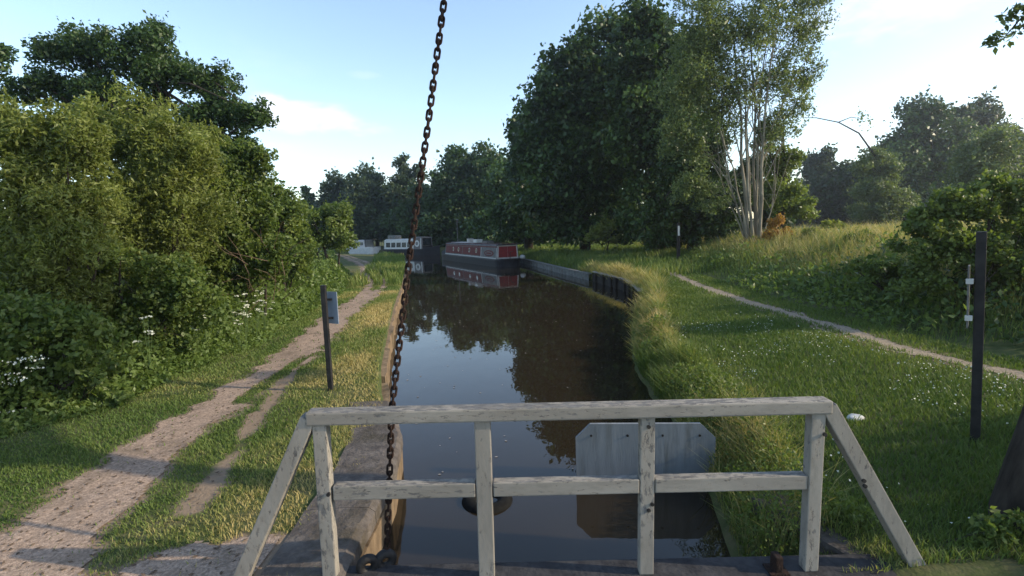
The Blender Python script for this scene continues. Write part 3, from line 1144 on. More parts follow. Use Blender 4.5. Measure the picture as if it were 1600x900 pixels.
    for xx, yy, sz, m, lb in ((7.2, 0.1, (0.9, 0.6, 0.28), 'white', 'white box lying amid the roof of the red narrowboat'),
                              (5.2, -0.1, (1.1, 0.7, 0.20), 'boatgrey', 'low grey box on the roof of the red narrowboat, nearer its end door'),
                              (9.2, 0.1, (0.5, 0.5, 0.34), 'cream', 'small upright pale box behind the white box on the red narrowboat')):
        f = MB()
        z0 = zt + (0.055 if xx < 7 else 0.105)
        f.box((0, 0, sz[2] / 2), sz, bevel=0.03)
        f.box((0, 0, sz[2] + 0.012), (sz[0] + 0.05, sz[1] + 0.05, 0.022))
        o = f.build('roof_box', M[m])
        o.location = Mw @ Vector((xx, yy, z0))
        o.rotation_euler = (0, 0, ang)
        tag(o, lb, 'box', 'boxes on the boat roof')


def white_boat():
    A, B = Vector((-17.2, 70.5, 0)), Vector((-9.0, 65.0, 0))          # stern to bow
    d = B - A
    L = d.length
    e = empty('narrowboat', A, math.atan2(d.y, d.x))
    tag(e, 'white narrowboat with a row of dark windows and a black bow, behind the chain', 'narrowboat')
    W, zb, zt = 2.2, 0.80, 2.05
    MB().loft(hull_rings(L, W, 2.6, 1.0, 0.80, 0.45)).build('hull', M['hull'], e)
    x0, x1 = 0.9, L - 2.2
    w = W - 0.16
    wf, zf = w + 0.05, zt + 0.26
    MB().loft(cabin_rings(x0, x1 - 1.3, w, zb, zt)).build('cabin', M['white'], e)
    fc = MB().loft(cabin_rings(x1 - 1.5, x1 + 0.15, wf, zb, zf, 0.0, 0.15)).build('fore_cabin', M['boatgrey'], e)
    # dark glazed front of the fore cabin
    f = MB()
    f.prism([(-0.80, zb + 0.45), (0.80, zb + 0.45), (0.72, zf - 0.15), (-0.72, zf - 0.15)], 0.0, 0.03)
    f.bm.transform(Matrix.Translation((x1 + 0.115, 0, 0)) @ Matrix.Rotation(R(-90), 4, 'Z'))
    f.build('windscreen', M['glass'], fc)
    f = MB()
    f.prism([(-0.90, zb + 0.02), (0.90, zb + 0.02), (0.90, zb + 0.40), (-0.90, zb + 0.40)], 0.0, 0.03)
    f.bm.transform(Matrix.Translation((x1 + 0.14, 0, 0)) @ Matrix.Rotation(R(-90), 4, 'Z'))
    f.build('front_panel', M['hull'], fc)
    xs = np.linspace(x0 + 0.25, x1 - 1.6, 6)
    for s in (1, -1):
        for i in range(5):
            wd = side_plate(MB(), xs[i] + 0.06, xs[i + 1] - 0.06, 1.00, 1.70, w, zb, zt, 0.012, s).build('window', M['white'], e)
            side_plate(MB(), xs[i] + 0.10, xs[i + 1] - 0.10, 1.04, 1.66, w, zb, zt, 0.020, s).build('pane', M['glass'], wd)
        pl = disc_side(MB(), x1 - 0.72, 1.50, 0.42, 0.42, wf, zb, zf, 0.02, s).build('round_plate', M['white'], e)
        disc_side(MB(), x1 - 0.72, 1.50, 0.22, 0.22, wf, zb, zf, 0.03, s).build('inlay', M['steel'], pl)
        for a, b in ((x1 - 1.49, x1 - 1.33), (x1 - 0.12, x1 + 0.02)):
            side_plate(MB(), a, b, 0.84, 2.15, wf, zb, zf, 0.018, s).build('trim', M['white'], e)
        side_plate(MB(), x0, x1 - 1.5, 0.805, 0.93, w, zb, zt, 0.022, s).build('stripe', M['white'], e)
        f = MB()
        f.tube([(x0 + 0.2, s * 0.82, zt + 0.06), (x1 - 1.7, s * 0.82, zt + 0.06)], 0.02, 6)
        f.build('handrail', M['white'], e)
    f = MB()
    f.box((x0 + 1.0, 0, zt + 0.30), (1.5, 1.1, 0.50), bevel=0.08)
    f.build('roof_cover', M['steel'], e)


def small_cruiser():
    p = at(585, 393, 76)
    e = empty('cabin_cruiser', (p.x + 0.5, 76, 0.0), R(150))
    tag(e, 'small white cabin cruiser far off where the canal bends away', 'boat')
    MB().loft(hull_rings(6.5, 2.2, 2.6, 0.6, 0.95, 0.25)).build('hull', M['white'], e)
    MB().loft(cabin_rings(1.6, 4.6, 1.9, 0.95, 2.0, 0.2, 0.6)).build('cabin', M['cream'], e)
    for s in (1, -1):
        side_plate(MB(), 2.0, 3.9, 1.3, 1.7, 1.9, 0.95, 2.0, 0.03, s).build('window', M['glass'], e)
    f = MB()
    f.box((0.7, 0, 2.05), (1.9, 1.9, 0.10), bevel=0.03)
    for sx in (0.0, 1.5):
        for sy in (-0.85, 0.85):
            f.tube([(sx, sy, 0.9), (sx, sy, 2.0)], 0.03, 6)
    f.build('canopy', M['tar'], e)


red_boat()
white_boat()
small_cruiser()

# ------------------------------------------------------------------ foliage


def unit(v):
    return v / np.maximum(np.linalg.norm(v, axis=-1, keepdims=True), 1e-9)


def leaf_quads(P, L, W, nb, rng, droop=0.0):
    n = len(P)
    nrm = unit(nb * 0.9 + unit(rng.normal(size=(n, 3))))
    a = unit(np.cross(nrm, unit(rng.normal(size=(n, 3)))))
    a[:, 2] -= droop
    a = unit(a)
    b = np.cross(nrm, a)
    s = rng.uniform(0.5, 1.55, (n, 1))
    f = nrm * W * 0.18 * s
    v = np.stack([P - a * L * 0.5 * s, P + b * W * 0.5 * s - a * L * 0.08 * s - f, P + a * L * 0.5 * s, P - b * W * 0.5 * s - a * L * 0.08 * s - f], 1)
    F = np.arange(4 * n, dtype=np.int32).reshape(n, 4)
    return v.reshape(-1, 3), F


def lobe_puffs(lobes, rng, pr=0.34, per=16, low=0.35):
    """leafy puffs spread over each lobe (centre, radii); returns centres and radii"""
    C, Rr = [], []
    for c, r in lobes:
        c, r = np.array(c, float), np.array(r, float)
        d = unit(rng.normal(size=(per, 3)))
        d[:, 2] = np.where(d[:, 2] < -low, -d[:, 2] * 0.6, d[:, 2])
        rad = rng.uniform(0.45, 1.0, (per, 1)) ** 0.7
        q = rng.uniform(0.6, 1.35, per) * pr * r.min()
        C.append(c + d * r * (rad * (1 - 0.5 * pr)))
        Rr.append(q)
        C.append(c[None] + rng.normal(size=(per // 4, 3)) * r * 0.25)
        Rr.append(np.full(per // 4, pr * 1.3 * r.min()))
    return np.concatenate(C), np.concatenate(Rr)


def foliage(C, Rr, n, rng, L, W, flat=0.75, droop=0.0, tbase=0.45, tvar=0.22, shell=2.4, upb=0.5, spray=0.0):
    w = Rr ** 2
    idx = rng.choice(len(C), n, p=w / w.sum())
    d = unit(rng.normal(size=(n, 3)))
    rad = rng.random((n, 1)) ** (1 / shell)
    # a few strays beyond the puff keep the outline ragged
    rad *= np.where(rng.random((n, 1)) < 0.12, rng.uniform(1.0, 1.45, (n, 1)), 1.0)
    off = d * rad
    off[:, 2] *= flat
    P = C[idx] + off * Rr[idx][:, None]
    if spray:
        # leaves strung along twigs that shoot up and out of each puff
        ntw = 9
        td = unit(rng.normal(size=(len(C), ntw, 3)) + np.array([0, 0, 0.55]))
        tl = rng.uniform(0.9, 1.75, (len(C), ntw))
        k = rng.random(n) < spray
        j = rng.integers(0, ntw, n)
        tt = rng.random(n) ** 0.7
        ln = tl[idx, j] * tt * Rr[idx]
        Q = C[idx] + td[idx, j] * ln[:, None] + rng.normal(0, 0.045, (n, 3)) * Rr[idx][:, None] * (1.3 - tt)[:, None]
        Q[:, 2] -= 0.10 * tt ** 2 * Rr[idx]
        P = np.where(k[:, None], Q, P)
    nb = off * 0.8 + np.array([0, 0, upb])
    v, F = leaf_quads(P, L, W, nb, rng, droop)
    pt = rng.normal(tbase, tvar * 0.7, len(C))
    t = np.clip(pt[idx] + rng.normal(0, tvar, n) * 0.7, 0, 1)
    return v, F, np.repeat(t, 4)


def branches(mb, base, top, r0, C, rng, nlimb=10, lean=0.0, sides=7, limb_r=0.35):
    """tapered trunk with limbs reaching into the puffs"""
    base, top = Vector(base), Vector(top)
    n = 6
    pts = []
    for i in range(n + 1):
        t = i / n
        p = base.lerp(top, t)
        p += Vector((math.sin(t * 3 + lean) * 0.05, math.cos(t * 2.3 + lean) * 0.05, 0)) * (top - base).length * t * (1 - t) * 2
        pts.append(p)
    rad = [r0 * (1.35 if i == 0 else 1.0) * (1 - 0.75 * i / n) for i in range(n + 1)]
    mb.tube(pts, rad, sides)
    sel = rng.permutation(len(C))[:nlimb]
    for k in sel:
        c = Vector(C[k])
        t = rng.uniform(0.35, 0.95)
        i = min(int(t * n), n - 1)
        p = pts[i].lerp(pts[i + 1], t * n - i)
        m = p.lerp(c, 0.5) + Vector((rng.normal() * 0.06, rng.normal() * 0.06, 0.08)) * (c - p).length
        rr = rad[i] * limb_r
        mb.tube([p, p.lerp(m, 0.5) + Vector((0, 0, 0.02)), m, m.lerp(c, 0.6), c], [rr, rr * 0.85, rr * 0.6, rr * 0.35, rr * 0.12], 5, False)


def px_lobes(spec, Y, deep=1.0):
    """lobes given by where their middle stands and how far they reach, at distance Y"""
    out = []
    for l in spec:
        px, py, rx, ry = l[:4]
        y = Y + (l[4] if len(l) > 4 else 0.0)
        c = at(px, py, y)
        k = y / 800.0
        out.append(((c.x, y, c.z), (rx * k, (rx + ry) / 2 * k * deep, ry * k)))
    return out


def plant(name, label, cat, lobes, mat, leaf, seed, bx=None, by=None, trunk_r=0.25, barkmat='bark', cover=4.5, per=16, pr=0.34, nlimb=12, group=None,
          parts=('trunk', 'crown'), asp=0.55, flat=0.75, droop=0.0, tbase=0.45, tvar=0.22, stems=1, maxn=90000, top=None, low=0.35, upb=0.5, spray=0.12):
    rng = np.random.default_rng(seed)
    cs = np.array([c for c, r in lobes])
    rs = np.array([r for c, r in lobes])
    if bx is None:
        bx, by = float(cs[:, 0].mean()), float(cs[:, 1].mean())
    z0 = H(bx, by) - 0.15
    e = empty(name, (bx, by, z0))
    tag(e, label, cat, group)
    C, Rr = lobe_puffs(lobes, rng, pr, per, low)
    area = float((math.pi * rs[:, 0] * rs[:, 2]).sum())
    n = int(min(maxn, cover * area / (0.5 * leaf * leaf * asp)))
    v, F, t = foliage(C, Rr, n, rng, leaf, leaf * asp, flat, droop, tbase, tvar, upb=upb, spray=spray)
    org = np.array([bx, by, z0])
    np_obj(parts[1], v - org, F, M[mat], e, t)
    ctop = top if top is not None else (float(cs[:, 0].mean()), float(cs[:, 1].mean()), float((cs[:, 2] + 0.4 * rs[:, 2]).max()))
    for s in range(stems):
        mb = MB()
        off = Vector((rng.normal() * 0.25, rng.normal() * 0.25, 0)) if stems > 1 else Vector((0, 0, 0))
        tp = Vector(ctop) if stems == 1 else Vector(C[rng.integers(len(C))])
        branches(mb, Vector((bx, by, z0)) + off, tp, trunk_r * (1 if stems == 1 else rng.uniform(0.6, 1.1)), C, rng, nlimb // stems + 1, s * 1.3)
        mb.bm.transform(Matrix.Translation((-bx, -by, -z0)))
        mb.build(parts[0], M[barkmat], e, True)
    return e


SH = ('stem', 'foliage')
# ---- left side: hedge of shrubs along the towpath, an oak behind it
plant('oak_tree', 'broad dark oak rising above the left hedge, sky showing under its crown', 'tree',
      px_lobes([(110, 85, 70, 50), (215, 80, 75, 50), (60, 140, 60, 45), (150, 150, 70, 40), (260, 125, 60, 50), (330, 135, 55, 45), (355, 190, 60, 50), (400, 185, 30, 40, -1), (300, 215, 60, 50), (375, 245, 45, 40), (110, 220, 120, 60, 2), (210, 190, 90, 50, 1), (330, 290, 70, 60, 1), (250, 250, 100, 60, 1)], 21, 0.8),
      'oak', 0.14, 11, trunk_r=0.45, cover=3.6, per=18, pr=0.40, nlimb=40, maxn=90000)
plant('oak_tree', 'dark tree cut by the left edge of view, beside the broad oak', 'tree',
      px_lobes([(-25, 95, 42, 50), (-70, 160, 70, 80)], 23), 'oak', 0.18, 12, trunk_r=0.35, cover=4, nlimb=14)

hedge = [
    # name, label, lobes, Y, material, leaf, asp, cover
    ('willow_bush', 'tall yellow-green willow bush in the middle of the left hedge', [(215, 215, 80, 80), (290, 235, 60, 60), (150, 215, 60, 60), (260, 330, 110, 100), (170, 330, 90, 95), (290, 250, 60, 70), (225, 420, 130, 90)], 11.0, 'willow', 0.085, 0.30, 3.9),
    ('willow_bush', 'pale green willow bush nearest the left edge of view', [(70, 225, 90, 80), (120, 210, 60, 60), (10, 220, 60, 70), (10, 330, 110, 110), (110, 350, 100, 100), (50, 440, 130, 90), (-60, 230, 80, 90)], 8.6, 'willow', 0.075, 0.34, 4.2),
    ('hawthorn_bush', 'bright green hawthorn bush leaning over the towpath verge', [(345, 290, 70, 75), (390, 320, 55, 70), (300, 270, 60, 60), (380, 390, 60, 50), (330, 370, 80, 75), (405, 250, 30, 30), (370, 235, 30, 25)], 13.2, 'hawthorn', 0.085, 0.6, 4.2),
    ('hawthorn_bush', 'thin-topped grey-green hawthorn at the far end of the left hedge', [(430, 315, 35, 45), (455, 345, 40, 45), (420, 365, 45, 45), (400, 400, 50, 35), (470, 390, 35, 40), (465, 420, 30, 30)], 16.5, 'hawthorn', 0.10, 0.6, 3.8),
    ('elder_bush', 'dark low elder bush with white blossom at the left edge of view', [(20, 520, 100, 75), (-70, 500, 90, 110), (110, 530, 80, 60), (60, 600, 90, 45), (150, 570, 60, 40), (70, 630, 80, 30)], 7.2, 'hawthorn', 0.085, 0.6, 4.0),
    ('bramble_bush', 'dark bramble thicket at the foot of the willow bush', [(200, 500, 85, 60), (280, 480, 75, 60), (130, 470, 80, 50), (240, 545, 80, 35), (160, 420, 80, 60), (260, 440, 70, 50)], 9.6, 'hawthorn', 0.075, 0.65, 3.8),
    ('bramble_bush', 'twiggy bramble thicket between the hawthorn and the signpost', [(355, 455, 70, 40), (410, 430, 50, 40), (440, 400, 40, 38), (320, 490, 55, 40), (300, 430, 60, 50), (350, 400, 60, 50)], 13.0, 'hawthorn', 0.085, 0.6, 3.0),
]
for i, (nm, lb, sp, Y, mt, lf, asp, cov) in enumerate(hedge):
    plant(nm, lb, 'bush', px_lobes(sp, Y, 0.75), mt, lf, 40 + i, trunk_r=0.05, cover=cov, per=20, pr=0.36, nlimb=34, group='bushes of the towpath hedge',
          parts=SH, asp=asp, stems=5, maxn=95000, low=0.8, flat=0.95, droop=0.1 if 'willow' in nm else 0.0, tvar=0.24, upb=0.3, spray=0.5 if 'willow' in nm else 0.38)
for o in list(bpy.data.objects):
    if o.parent is None and str(o.get('label', '')).startswith('twiggy bramble'):
        rb = np.random.default_rng(19)
        mb = MB()
        for k in range(26):
            a = at(rb.uniform(380, 450), rb.uniform(400, 470), rb.uniform(12.2, 13.0))
            d = Vector((rb.normal(0.2, 0.5), rb.normal(-0.3, 0.3), rb.normal(0.35, 0.35))).normalized() * rb.uniform(0.5, 1.3)
            m_ = a + d * 0.5 + Vector(rb.normal(0, 0.06, 3))
            mb.tube([a, m_, a + d], [0.010, 0.007, 0.003], 5, False)
        mb.bm.transform(Matrix.Translation(-o.location))
        mb.build('dead_twigs', M['deadwood'], o)
plant('dock_plant', 'bright green leafy dock plant at the grass edge of the left hedge', 'plant', px_lobes([(165, 612, 32, 22), (195, 622, 22, 16), (140, 628, 22, 16)], 7.4), 'herb', 0.09, 61, trunk_r=0.012, cover=2.6, parts=SH, nlimb=10, stems=4, tbase=0.75, asp=0.6)
plant('round_bush', 'rounded dark green bush where the towpath bends out of sight', 'bush', px_lobes([(515, 350, 45, 38), (480, 375, 45, 35), (530, 380, 32, 28)], 27), 'hawthorn', 0.14, 60,
      trunk_r=0.1, cover=4.6, parts=SH, nlimb=12, stems=3, group='bushes of the towpath hedge')

# ---- across the far end of the canal
far = [
    ('small dark conifer-like tree peeping over the far end of the hedge', [(480, 305, 12, 18), (482, 330, 16, 22)], 92, 'dark_l'),
    ('lobed tree at the left end of the far row', [(520, 295, 26, 26), (545, 325, 40, 34), (505, 330, 22, 25), (530, 350, 50, 35), (560, 340, 40, 40)], 92, 'far'),
    ('light green tree in the far row with an even top', [(575, 285, 36, 28), (590, 330, 50, 55), (570, 350, 50, 35), (610, 345, 45, 45)], 90, 'far'),
    ('tree with a thin pointed top standing out of the far row', [(630, 258, 17, 28), (625, 300, 36, 32), (640, 345, 45, 45), (655, 270, 12, 20), (620, 355, 45, 30)], 88, 'far'),
    ('low dark tree behind the white narrowboat', [(665, 310, 32, 32), (690, 345, 50, 45), (650, 350, 50, 45), (670, 370, 50, 25)], 82, 'oak'),
    ('rounded tree rising to the right of the chain', [(735, 248, 42, 34), (715, 285, 35, 40), (770, 285, 45, 55), (735, 335, 60, 55), (700, 350, 50, 40), (765, 350, 50, 40), (720, 370, 50, 25), (700, 310, 40, 40)], 78, 'oak'),
    ('dark tree behind the red narrowboat', [(805, 300, 45, 60), (790, 345, 60, 40), (840, 330, 50, 60), (790, 370, 50, 25), (760, 360, 50, 30)], 66, 'dark_l'),
]
for i, (lb, sp, Y, mt) in enumerate(far):
    plant('deciduous_tree', lb, 'tree', px_lobes(sp, Y, 1.2), mt, 0.48, 80 + i, trunk_r=0.3, low=0.95, cover=7.0, asp=0.65, per=16, pr=0.42, nlimb=12, group='trees at the far end of the canal')

# ---- dark mass on the right bank
big = [
    ('huge dark oak on the right bank, its jagged left outline against the sky', [(890, 110, 60, 55), (950, 80, 60, 55), (870, 180, 65, 60), (960, 160, 80, 80), (845, 240, 50, 60), (920, 260, 90, 70), (980, 55, 45, 30), (850, 320, 70, 55), (930, 335, 80, 55), (890, 230, 80, 70), (900, 300, 90, 60), (960, 290, 70, 60), (870, 365, 60, 30), (950, 365, 60, 30)], 44, 'dark_l', 0.36),
    ('dark tree filling the gap between the huge oak and the slender tree', [(1020, 120, 60, 90), (1010, 230, 70, 80), (1060, 190, 60, 90), (1030, 310, 80, 55), (1000, 40, 45, 40), (1050, 340, 70, 55), (1000, 355, 60, 40), (1010, 170, 70, 70), (1080, 110, 50, 70), (1090, 360, 60, 35)], 38.5, 'dark_l', 0.32),
    ('low dark tree at the left foot of the huge oak', [(820, 210, 30, 45), (815, 280, 40, 60), (850, 345, 50, 40), (830, 350, 60, 40), (800, 340, 40, 45)], 52, 'dark_l', 0.38),
    ('leafy dark green tree left of the pale stems', [(1060, 260, 45, 60), (1090, 310, 60, 55), (1040, 340, 55, 35), (1110, 240, 35, 60), (1120, 330, 40, 40), (1090, 365, 50, 28), (1040, 372, 50, 24), (1130, 375, 35, 20)], 33, 'oak', 0.24),
]
for i, (lb, sp, Y, mt, lf) in enumerate(big):
    plant('oak_tree', lb, 'tree', px_lobes(sp, Y, 0.9), mt, lf, 100 + i, trunk_r=0.40, cover=7.5, per=17, pr=0.42, flat=0.72, tvar=0.36, asp=0.65, spray=0.2, nlimb=26, group='big trees on the right bank', maxn=60000, low=0.7)


def slender_tree():
    Y = 28.0
    rng = np.random.default_rng(140)
    b0 = at(1178, 388, Y)
    z0 = H(b0.x, Y) - 0.1
    e = empty('slender_tree', (b0.x, Y, z0))
    tag(e, 'tall many-stemmed tree with pale slender trunks and an airy crown', 'tree')
    lob = px_lobes([(1150, 60, 85, 70), (1210, 30, 70, 60), (1090, 100, 60, 70), (1235, 110, 45, 55), (1180, 140, 70, 50), (1100, 30, 80, 60), (1230, 190, 35, 45), (1130, 190, 50, 45), (1060, 150, 45, 60), (1170, -60, 110, 70), (1262, 60, 30, 45), (1085, 230, 40, 45), (1270, 15, 35, 45), (1265, 120, 25, 30), (1255, 165, 22, 22), (1075, 290, 35, 40), (1110, 310, 35, 40), (1060, 210, 40, 50), (1120, 140, 50, 50), (1200, 210, 30, 35)], Y, 0.8)
    C, Rr = lobe_puffs(lob, rng, 0.36, 20, 0.8)
    v, F, t = foliage(C, Rr, 66000, rng, 0.15, 0.06, 0.9, 0.35, 0.6, 0.3, spray=0.4)
    o = np.array([b0.x, Y, z0])
    np_obj('crown', v - o, F, M['birch'], e, t)
    # stems: (foot x, mid x, y of mid, top x, top y, radius, forward offset)
    for fx, mx, my, tx, ty, r, dy in ((1172, 1158, 250, 1150, 60, 0.17, 0), (1180, 1178, 240, 1175, 40, 0.15, .5), (1186, 1192, 230, 1215, 20, 0.15, -.3), (1168, 1138, 270, 1105, 130, 0.09, .3),
                                  (1172, 1152, 300, 1125, 190, 0.10, -.4), (1182, 1184, 250, 1196, 60, 0.12, .2), (1176, 1170, 250, 1160, 80, 0.11, .1), (1176, 1165, 210, 1185, 90, 0.12, -.5), (1190, 1188, 260, 1245, 110, 0.12, .4), (1172, 1135, 310, 1100, 215, 0.07, .2), (1183, 1186, 300, 1176, 130, 0.09, -.2),
                                  (1174, 1150, 320, 1122, 225, 0.07, .6), (1188, 1205, 330, 1212, 250, 0.06, -.5)):
        a, m, c = at(fx, 392, Y + dy * 0.5), at(mx, my, Y + dy), at(tx, ty, Y + dy * 2)
        a.z = z0
        pts = [a.lerp(m, t) + Vector((math.sin(t * 7 + fx) * 0.06, 0, 0)) for t in (0, 0.25, 0.5, 0.75)] + [m] + [m.lerp(c, t) + Vector((math.sin(t * 5 + tx) * 0.12, 0, 0)) for t in (0.33, 0.66, 1.0)]
        r *= 0.72
        rr = [r * (1.3 if i == 0 else 1) * (1 - 0.10 * i) for i in range(8)]
        mb = MB()
        mb.tube(pts, rr, 7)
        sel = [k for k in rng.permutation(len(C)) if (Vector(C[k]) - c).length < 4.5][:7]
        for k in sel:
            i = rng.integers(4, 7)
            p, q = pts[i], Vector(C[k])
            mdl = p.lerp(q, 0.5) + Vector((0, 0, 0.25))
            mb.tube([p, mdl, q], [rr[i] * 0.5, rr[i] * 0.3, rr[i] * 0.08], 5, False)
        mb.bm.transform(Matrix.Translation((-b0.x, -Y, -z0)))
        mb.build('trunk', M['paleb'], e, True)


slender_tree()
plant('deciduous_tree', 'bright green sunlit tree just right of the pale stems', 'tree', px_lobes([(1225, 260, 35, 40), (1215, 310, 45, 45), (1245, 330, 30, 35), (1200, 220, 25, 35)], 31), 'hawthorn', 0.17, 150, trunk_r=0.2, cover=4, tbase=0.6)
plant('deciduous_tree', 'shaded tree filling the gap behind the pale stems', 'tree', px_lobes([(1160, 300, 45, 45), (1190, 340, 40, 40), (1150, 355, 45, 30), (1120, 350, 35, 35), (1175, 265, 30, 30)], 40), 'oak', 0.26, 156, trunk_r=0.2, cover=7, nlimb=10, low=0.95, asp=0.65)
plant('orange_bush', 'small orange-leaved bush at the foot of the pale stems', 'bush', px_lobes([(1210, 350, 16, 16), (1204, 368, 20, 14), (1224, 366, 16, 13)], 26.0), 'orange_l', 0.11, 151, trunk_r=0.05, cover=3.0, parts=SH, stems=3, nlimb=9)
plant('hazel_bush', 'light green bush glowing in front of the dark trees', 'bush', px_lobes([(945, 362, 28, 20), (930, 375, 24, 14), (965, 378, 22, 14)], 40), 'willow', 0.20, 152, trunk_r=0.06, cover=3.2, parts=SH, asp=0.6, stems=3, nlimb=9)
plant('low_bush', 'pale tufted bush on the grassy crest right of the orange bush', 'bush', px_lobes([(1300, 352, 24, 12), (1270, 368, 24, 14)], 24), 'willow', 0.12, 153, trunk_r=0.04, cover=2.6, parts=SH, stems=3, nlimb=8)

plant('low_bush', 'straggling low bush halfway along the grassy crest', 'bush', px_lobes([(1345, 372, 34, 14), (1378, 380, 30, 14)], 19), 'hawthorn', 0.10, 154, trunk_r=0.03, cover=2.6, parts=SH, stems=3, nlimb=8, spray=0.5)
plant('low_bush', 'green scrub bush on the slope between the pale stems and the footpath', 'bush', px_lobes([(1260, 395, 34, 14), (1225, 398, 26, 12)], 22), 'hawthorn', 0.11, 155, trunk_r=0.03, cover=2.4, parts=SH, stems=3, nlimb=8, spray=0.5)
# ---- wood on the rise to the right
rise = [
    ('domed far tree beside the sunlit tree', [(1280, 262, 28, 32), (1285, 305, 55, 40), (1260, 330, 50, 35), (1300, 340, 60, 30)], 95, 'far'),
    ('long low crown in the middle of the far wood', [(1340, 280, 42, 38), (1335, 320, 70, 45), (1370, 330, 70, 40), (1310, 300, 40, 30)], 92, 'dark_l'),
    ('tallest dark crown in the far wood', [(1438, 200, 45, 48), (1410, 250, 50, 50), (1470, 240, 45, 55), (1440, 310, 80, 60), (1400, 320, 70, 50), (1480, 320, 70, 50)], 80, 'dark_l'),
    ('airy far tree with sky showing through its top', [(1520, 185, 38, 36), (1535, 230, 50, 45), (1520, 300, 80, 70), (1490, 260, 50, 50)], 84, 'far'),
    ('far tree cut by the right edge of view', [(1600, 235, 40, 50), (1610, 300, 80, 70), (1570, 280, 60, 50)], 78, 'far'),
    ('pale hazy tree in front of the far wood, above the right hedge', [(1560, 230, 50, 45), (1535, 270, 45, 45), (1580, 290, 50, 50), (1500, 300, 40, 45)], 45, 'birch'),
    ('sprawling light tree leaning out of the far wood', [(1365, 240, 24, 14), (1385, 262, 32, 22), (1345, 262, 20, 16), (1375, 300, 42, 32), (1365, 330, 55, 25), (1400, 320, 40, 30)], 58, 'birch'),
]
for i, (lb, sp, Y, mt) in enumerate(rise):
    plant('deciduous_tree', lb, 'tree', px_lobes(sp, Y, 1.0), mt, 0.50 if Y > 60 else 0.24, 170 + i, trunk_r=0.3 if Y > 60 else 0.12, cover=7.0 if Y > 60 else 4.0, asp=0.65, low=0.95, per=16, pr=0.42, nlimb=12, group='trees of the wood on the rise')
# bare bough reaching out of that tree
for o in list(bpy.data.objects):
    if o.parent is None and str(o.get('label', '')).startswith('sprawling light tree'):
        mb = MB()
        A = [at(1240, 184, 55), at(1275, 184, 55.6), at(1310, 191, 56.4), at(1342, 208, 57.2), at(1372, 250, 58)]
        mb.tube(A, [0.02, 0.045, 0.06, 0.08, 0.10], 6)
        mb.tube([at(1310, 191, 56.4), at(1330, 183, 56.6), at(1350, 186, 56.8)], [0.06, 0.04, 0.02], 5)
        mb.bm.transform(Matrix.Translation(-o.location))
        mb.build('bough', M['bark'], o)
        rb = np.random.default_rng(9)
        c = np.array([at(1350, 186, 56.8), at(1356, 196, 57), at(1345, 180, 56.8)])
        P = c[rb.integers(0, 3, 120)] + rb.normal(0, 0.35, (120, 3))
        v, F = leaf_quads(P, 0.24, 0.14, np.tile([0, 0, 0.5], (120, 1)), rb)
        np_obj('leafy_spray', v - np.array(o.location), F, M['birch'], o, np.full(480, 0.5))
# ---- right hedge near the lawn
plant('hazel_bush', 'big hazel bush overhanging the footpath, sunlit on top', 'bush', px_lobes([(1500, 325, 60, 42), (1560, 310, 70, 45), (1450, 345, 45, 35),  (1455, 380, 60, 45), (1530, 410, 90, 70), (1620, 360, 90, 80), (1450, 440, 60, 45), (1600, 460, 80, 60)], 11.0, 0.8), 'hawthorn', 0.085, 190,
      trunk_r=0.07, cover=3.8, parts=SH, stems=6, nlimb=36, asp=0.7, maxn=75000, low=0.8)
plant('bramble_bush', 'low dark bramble mound left of the overhanging hazel', 'bush', px_lobes([(1400, 425, 60, 32), (1360, 420, 45, 22), (1440, 470, 45, 28)], 13.0, 0.9), 'herb', 0.075, 191, trunk_r=0.04, cover=3.6, parts=SH, stems=4, nlimb=20)

# ---- tree whose trunk stands at the right edge of view
rng = np.random.default_rng(200)
fb = Vector((4.10, 3.85, 0.42))
e = empty('roadside_tree', fb)
tag(e, 'dark leaning trunk at the right edge of view, leaves hanging in at the top', 'tree')
lob = [((7.4, 4.6, 9.8), (2.4, 2.4, 1.7)), ((6.4, 3.2, 10.6), (2.2, 2.2, 1.7)), ((8.8, 5.6, 9.4), (2.0, 2.2, 1.5)), ((7.8, 2.8, 9.6), (2.2, 2.0, 1.5))]
c_ = at(1592, 32, 7.5)
lob2 = [((c_.x, 7.5, c_.z), (0.45, 0.4, 0.32)), ((c_.x + 0.55, 7.3, c_.z + 0.35), (0.6, 0.5, 0.5)), ((c_.x - 0.22, 7.5, c_.z - 0.26), (0.2, 0.2, 0.16))]
C, Rr = lobe_puffs(lob, rng, 0.40, 22, 0.7)
C2, R2 = lobe_puffs(lob2, rng, 0.42, 10, 0.7)
v, F, t = foliage(C, Rr, 30000, rng, 0.13, 0.075)
v2, F2, t2 = foliage(C2, R2, 900, rng, 0.10, 0.05, droop=0.3)
np_obj('crown', v - np.array(fb), F, M['oak'], e, t)
np_obj('leafy_spray', v2 - np.array(fb), F2, M['birch'], e, t2)
mb = MB()
tp = Vector((7.4, 4.2, 10.2))
mb.tube([fb + Vector((-0.02, 0, -0.2)), fb + Vector((0.0, 0, 0.15)), fb + Vector((0.17, 0.0, 0.9)), fb + Vector((0.5, 0.05, 2.0)), fb + Vector((1.25, 0.1, 3.8)), fb + Vector((2.2, 0.3, 6.2)), tp], [0.30, 0.255, 0.235, 0.22, 0.19, 0.15, 0.06], 14)
for k in rng.permutation(len(C))[:26]:
    q = Vector(C[k])
    p = fb + Vector((1.25, 0.1, 3.8)).lerp(Vector((2.2, 0.3, 6.2)), rng.uniform(0.3, 1))
    m = p.lerp(q, 0.5) + Vector((0, 0, 0.4))
    mb.tube([p, m, q], [0.07, 0.04, 0.01], 5, False)
q = Vector(lob2[0][0])
p = fb + Vector((2.2, 0.3, 6.2))
